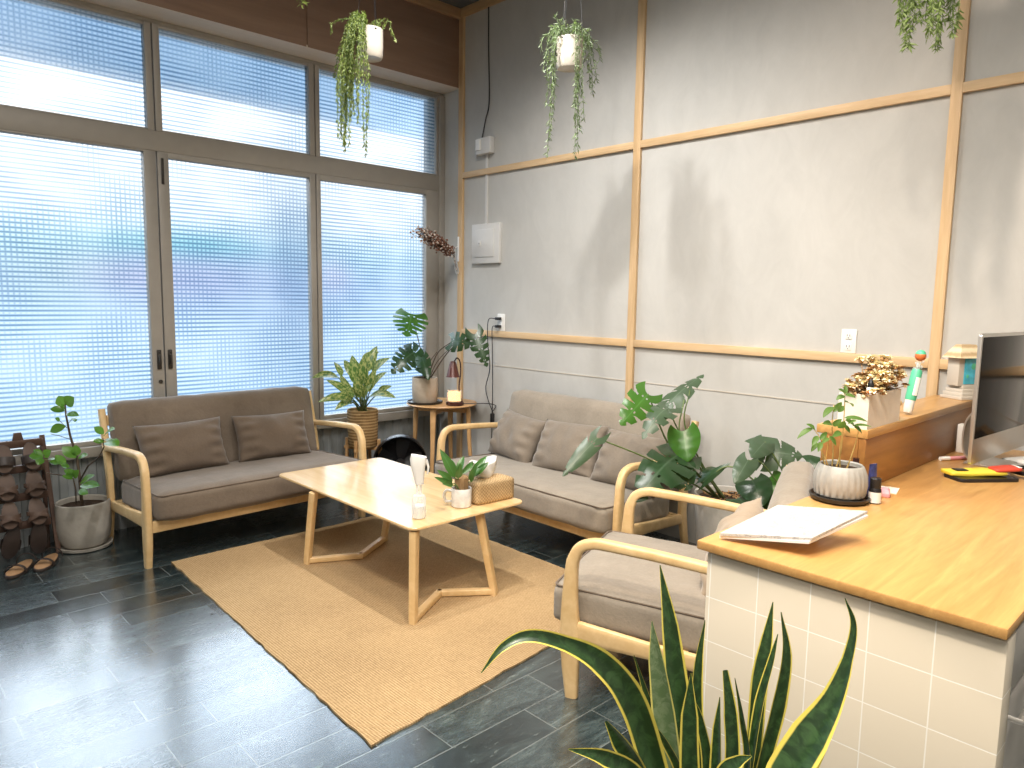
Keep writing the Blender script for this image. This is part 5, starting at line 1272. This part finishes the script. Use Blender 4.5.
# ------------------------------------------------------------------ hanging plants
def hang_plant(label, base, ends, mat, seed, wires, rp=.072, hp=.155, size=.024, per=2, dens=.011, wid=.3, tops=8, pot='white', group='hanging plants', down=.5, spread=1.0):
    o = V(base); t = thing('hanging_plant', label, 'hanging plant', o, 0, group)
    b = NB(); lathe(b, [(rp * .80, .004), (rp * .88, 0), (rp * .97, .014), (rp, .06), (rp, hp), (rp * .93, hp + .001), (rp * .92, hp * .8)], seg=40); link('pot', b, pot, t)
    b = NB(); disc(b, rp * .93, hp * .86, seg=24, bumps=.004, rng=random.Random(1)); link('soil', b, 'soil', t)
    for k in range(3):
        a = 2 * PI * k / 3 + wires; e = V((rp * .98 * math.cos(a), rp * .98 * math.sin(a), hp - .012))
        b = NB(); tube(b, [e, V((e.x * .5, e.y * .5, (ZC - o.z) * .55)), V((0, 0, ZC - o.z - .005))], .0016, 5); ball(b, e, .006, 6); link('wire', b, 'black', t)
    b = NB(); lathe(b, [(.012, ZC - o.z - .02), (.018, ZC - o.z)], seg=12, cap_top=True); link('hook', b, 'dark_metal', t)
    bs = NB(); bl = NB(); rr = random.Random(seed)
    for (x, y, d) in ends:
        e = UV3(x, y, d) - o
        a = math.atan2(e.y, e.x); r0 = rp * .75; s = V((r0 * math.cos(a), r0 * math.sin(a), hp * .88))
        m1 = V((rp * 1.15 * math.cos(a) + e.x * .15, rp * 1.15 * math.sin(a) + e.y * .15, hp + rr.uniform(.01, .05)))
        m2 = V((e.x * .9 + rr.uniform(-.02, .02), e.y * .9 + rr.uniform(-.02, .02), (hp + e.z) / 2 + rr.uniform(-.02, .03)))
        strand(bs, bl, [s, m1, m2, e], rr, size, dens, .0014, spread, per, wid, down)
    for k in range(tops):
        a = rr.uniform(0, 2 * PI); e = V((rp * rr.uniform(.6, 1.9) * math.cos(a), rp * rr.uniform(.6, 1.9) * math.sin(a), hp + rr.uniform(.02, .12)))
        strand(bs, bl, [V((e.x * .3, e.y * .3, hp * .88)), V((e.x * .7, e.y * .7, e.z * .9)), e], rr, size, dens, .0014, spread, per, wid, .3)
    link('stems', bs, 'stem', t, 180); link('foliage', bl, mat, t, 180, recalc=False)
    return t
rr = random.Random(2)
# left: dense yellow-green fall to the left of the pot
eA = []
for k in range(30):
    x = rr.uniform(336, 359); eA.append((x, rr.choice([rr.uniform(75, 110), rr.uniform(95, 150)]) if x < 352 else rr.uniform(60, 125), 3.9 + rr.uniform(-.12, .14)))
eA += [(345, 150, 3.9), (349, 146, 3.92), (341, 138, 3.88), (366, 156, 4.0), (364, 148, 3.95), (368, 120, 4.0), (334, 78, 3.9), (395, 40, 4.0), (331, 33, 3.92)]
hang_plant('dense yellow-green trailing plant in a white pot hanging before the windows', (2.292, 3.592, 2.808), eA, 'trail_y', 3, .4, size=.020, dens=.008, per=3, wid=.22, tops=10, spread=.8, down=.9)
eB = [(547, 158, 3.85), (549, 140, 3.87), (546, 105, 3.85), (553, 96, 3.8), (575, 158, 3.80), (578, 152, 3.82), (580, 130, 3.84), (584, 118, 3.85), (574, 108, 4.02), (593, 96, 4.0), (597, 82, 4.0), (600, 60, 4.0), (590, 88, 3.9), (543, 70, 3.85), (541, 50, 3.85), (599, 48, 3.98), (588, 70, 4.02), (582, 95, 3.95), (547, 80, 3.9)]
hang_plant('grey-green trailing plant in a white pot hanging before the pale wall', (3.011, 2.757, 2.738), eB, 'trail_g', 9, 1.2, size=.028, dens=.011, per=2, wid=.18, tops=8, spread=.9, down=.8)
eD = [(905, 49, 2.6), (909, 46, 2.58), (902, 30, 2.6), (912, 30, 2.6), (899, 20, 2.6), (935, 50, 2.55), (938, 47, 2.57), (928, 38, 2.55), (952, 34, 2.6), (956, 33, 2.62), (943, 22, 2.6), (925, 20, 2.62), (918, 22, 2.6), (933, 28, 2.6), (948, 20, 2.6)]
hang_plant('fern-like plant hanging at the top right, only its tips in view', (3.004, 1.018, 2.942), eD, 'trail_f', 14, .2, size=.026, dens=.007, per=3, wid=.22, tops=6, spread=.9, down=.7)
eC = [(302, 6, 3.3), (300, 2, 3.3), (306, -3, 3.3), (310, -20, 3.35), (330, -30, 3.4), (340, -40, 3.5)]
hang_plant('trailing plant hanging left of the others, one yellow tip in view', (1.828, 3.269, 3.235), eC, 'trail_y', 20, .9, size=.03, dens=.010, per=2, wid=.3, tops=6)

# ------------------------------------------------------------------ dried branch in a wall tube
VO = V((TX - .012, YB - .024, 1.70))
t = thing('wall_vase', 'slim clear wall vase fixed to the corner batten', 'vase', VO)
vt = V((-.085, -.03, .215))
b = NB(); tube(b, [V((0, 0, 0)), vt * .05, vt * .95, vt], [.012, .018, .018, .020], 16); link('tube', b, 'clear', t)
b = NB(); tube(b, [vt * .9, V((.010, 0, .225))], .003, 6); box(b, (.002, -.008, .10), (.012, .008, .30), .002); link('bracket', b, 'white_plastic', t)
t = thing('dried_bouquet', 'dried brown berry branch leaning out of the wall vase', 'flowers', VO + vt * .06)
b = NB(); bs = NB(); rr = random.Random(6); o = VO + vt * .06
A_, B_, C_ = V((3.673, 4.620, 1.874)), V((3.496, 4.560, 1.946)), V((3.195, 4.470, 1.995))
for k in range(26):
    m = VO + vt * .9; f = rr.uniform(.35, 1.0)
    g = lambda s_: V((rr.gauss(0, s_), rr.gauss(0, s_), rr.gauss(0, s_)))
    e = B_.lerp(C_, (f - .35) / .65) + g(.026)
    path = spline([o, m + V((rr.uniform(-.008, .008), 0, 0)), A_ + g(.012), (A_.lerp(B_, .7) + g(.02)) if f > .5 else A_.lerp(e, .5) + g(.015), e], 5)
    tube(bs, [q - o for q in path], .0018, 5)
    for q in path[9:]:
        for _ in range(3):
            p = q + g(.015); tube(bs, [q - o, p - o], .0008, 4); far = (q - m).length > .28
            ball(b, p - o, rr.uniform(.005, .009), 6, 0 if rr.random() < (.5 if far else .2) else 1)
for k in range(30):
    p = vt * rr.uniform(.1, .9) + V((rr.gauss(0, .006), rr.gauss(0, .006), 0)); ball(b, p + VO - o, rr.uniform(.004, .008), 6, 1 if rr.random() < .6 else 0)
link('berries', b, 'berry_b', t, 180, mats=['berry_w', 'berry_b']); link('twigs', bs, 'stem_brown', t, 180)

# ------------------------------------------------------------------ camera
cd = bpy.data.cameras.new('camera'); co = bpy.data.objects.new('camera', cd); COL.objects.link(co)
cd.sensor_fit = 'HORIZONTAL'; cd.sensor_width = 36; cd.lens = 25.3820; cd.clip_start = .02
co.matrix_world = Matrix.Translation((0, 0, 1.5)) @ Matrix(((0.725823, 0.069501, -0.684361), (-0.687710, 0.095494, -0.719677), (0.015334, 0.993001, 0.117108))).to_4x4()
SC.camera = co

# ------------------------------------------------------------------ daylight outside
w = bpy.data.worlds.new('street_daylight'); SC.world = w; w.use_nodes = True; nt = w.node_tree; nt.nodes.clear()
out = nt.nodes.new('ShaderNodeOutputWorld'); bg = nt.nodes.new('ShaderNodeBackground'); L(nt, bg.outputs[0], out.inputs[0])
tc = nt.nodes.new('ShaderNodeTexCoord'); sp = nt.nodes.new('ShaderNodeSeparateXYZ'); L(nt, tc.outputs['Generated'], sp.inputs[0])
yy = math_(nt, 'MAXIMUM', sp.outputs[1], 0.05)
u = math_(nt, 'DIVIDE', sp.outputs[0], yy); v = math_(nt, 'DIVIDE', sp.outputs[2], yy)
vn = math_(nt, 'DIVIDE', math_(nt, 'ADD', v, 0.4), 1.4)
col = ramp(nt, vn, [(0.0, (0.24, 0.30, 0.36)), (0.157, (0.50, 0.68, 0.86)), (0.243, (0.64, 0.80, 0.95)), (0.297, (0.44, 0.60, 0.82)), (0.326, (0.52, 0.74, 0.86)), (0.364, (0.88, 0.95, 1.0)), (0.42, (1.05, 1.05, 1.05)),
                    (0.50, (1.15, 1.18, 1.2)), (0.575, (4.0, 4.2, 4.4)), (1.0, (6.0, 6.3, 6.6))])
def blob(col, u0, v0, su, sv, c, k):
    a = math_(nt, 'POWER', math_(nt, 'DIVIDE', math_(nt, 'SUBTRACT', u, u0), su), 2); b_ = math_(nt, 'POWER', math_(nt, 'DIVIDE', math_(nt, 'SUBTRACT', v, v0), sv), 2)
    g = math_(nt, 'EXPONENT', math_(nt, 'MULTIPLY', math_(nt, 'ADD', a, b_), -1.0))
    return mixc(nt, math_(nt, 'MULTIPLY', g, k), col, c)
for B in ((0.352, 0.062, .10, .018, (0.06, 0.55, 0.60), .9), (0.30, 0.025, .14, .032, (0.50, 0.40, 0.62), .65), (0.20, 0.02, .07, .05, (0.55, 0.78, 0.68), .45), (0.37, 0.02, .09, .045, (0.42, 0.50, 0.70), .5),
          (0.51, 0.03, .050, .17, (0.13, 0.25, 0.43), .85), (0.50, 0.20, .05, .10, (0.40, 0.52, 0.64), .6), (0.445, -.05, .03, .09, (0.40, 0.55, 0.75), .5), (0.575, 0.03, .03, .03, (0.80, 0.62, 0.78), .5), (0.56, -.13, .05, .035, (0.30, 0.45, 0.72), .6),
          (0.235, 0.325, .03, .022, (0.62, 0.50, 0.36), .8), (0.40, -.16, .10, .05, (0.55, 0.72, 0.92), .5), (0.68, 0.0, .05, .10, (0.62, 0.78, 0.92), .4)):
    col = blob(col, *B)
nz = nt.nodes.new('ShaderNodeTexNoise'); nz.inputs['Scale'].default_value = 7; nz.inputs['Detail'].default_value = 3; L(nt, tc.outputs['Generated'], nz.inputs['Vector'])
col = mixc(nt, 0.35, col, ramp(nt, nz.outputs['Fac'], [(0.35, (0.72, 0.80, 0.90)), (0.65, (1.0, 1.0, 1.0))]), 'MULTIPLY')
L(nt, col, bg.inputs[0]); bg.inputs[1].default_value = WORLD
pl = bpy.data.lights.new('window_portal', 'AREA'); pl.shape = 'RECTANGLE'; pl.size = 5.5; pl.size_y = 2.6; pl.cycles.is_portal = True
po = bpy.data.objects.new('window_portal', pl); COL.objects.link(po); po.location = (1.08, YG + .12, 1.86); po.rotation_euler = (R(-90), 0, 0)

# ------------------------------------------------------------------ ceiling spots and added fill light
def spot(loc, at, watts, col=(1.0, .93, .83), ang=75, blend=.6, size=.05):
    l = bpy.data.lights.new('ceiling_spot', 'SPOT'); l.energy = watts; l.color = col; l.spot_size = R(ang); l.spot_blend = blend; l.shadow_soft_size = size
    o = bpy.data.objects.new('ceiling_spot', l); COL.objects.link(o); o.location = loc
    o.rotation_euler = (V(at) - V(loc)).to_track_quat('-Z', 'Y').to_euler()
for s in SPOTS: spot(*s)
for l_, e_, sz in FILL:  # area light added overhead to soften the shadows
    l = bpy.data.lights.new('fill_area', 'AREA'); l.shape = 'RECTANGLE'; l.size, l.size_y = sz; l.energy = e_; l.color = (1.0, .94, .86)
    o = bpy.data.objects.new('fill_area', l); COL.objects.link(o); o.location = l_
SC.view_settings.view_transform = 'Standard'; SC.view_settings.look = 'None'; SC.view_settings.gamma = 1.0; SC.view_settings.exposure = EXPO
SC.view_settings.use_curve_mapping = False
SC.cycles.max_bounces = 10; SC.cycles.transparent_max_bounces = 16; SC.cycles.diffuse_bounces = 5; SC.cycles.caustics_reflective = False; SC.cycles.caustics_refractive = False
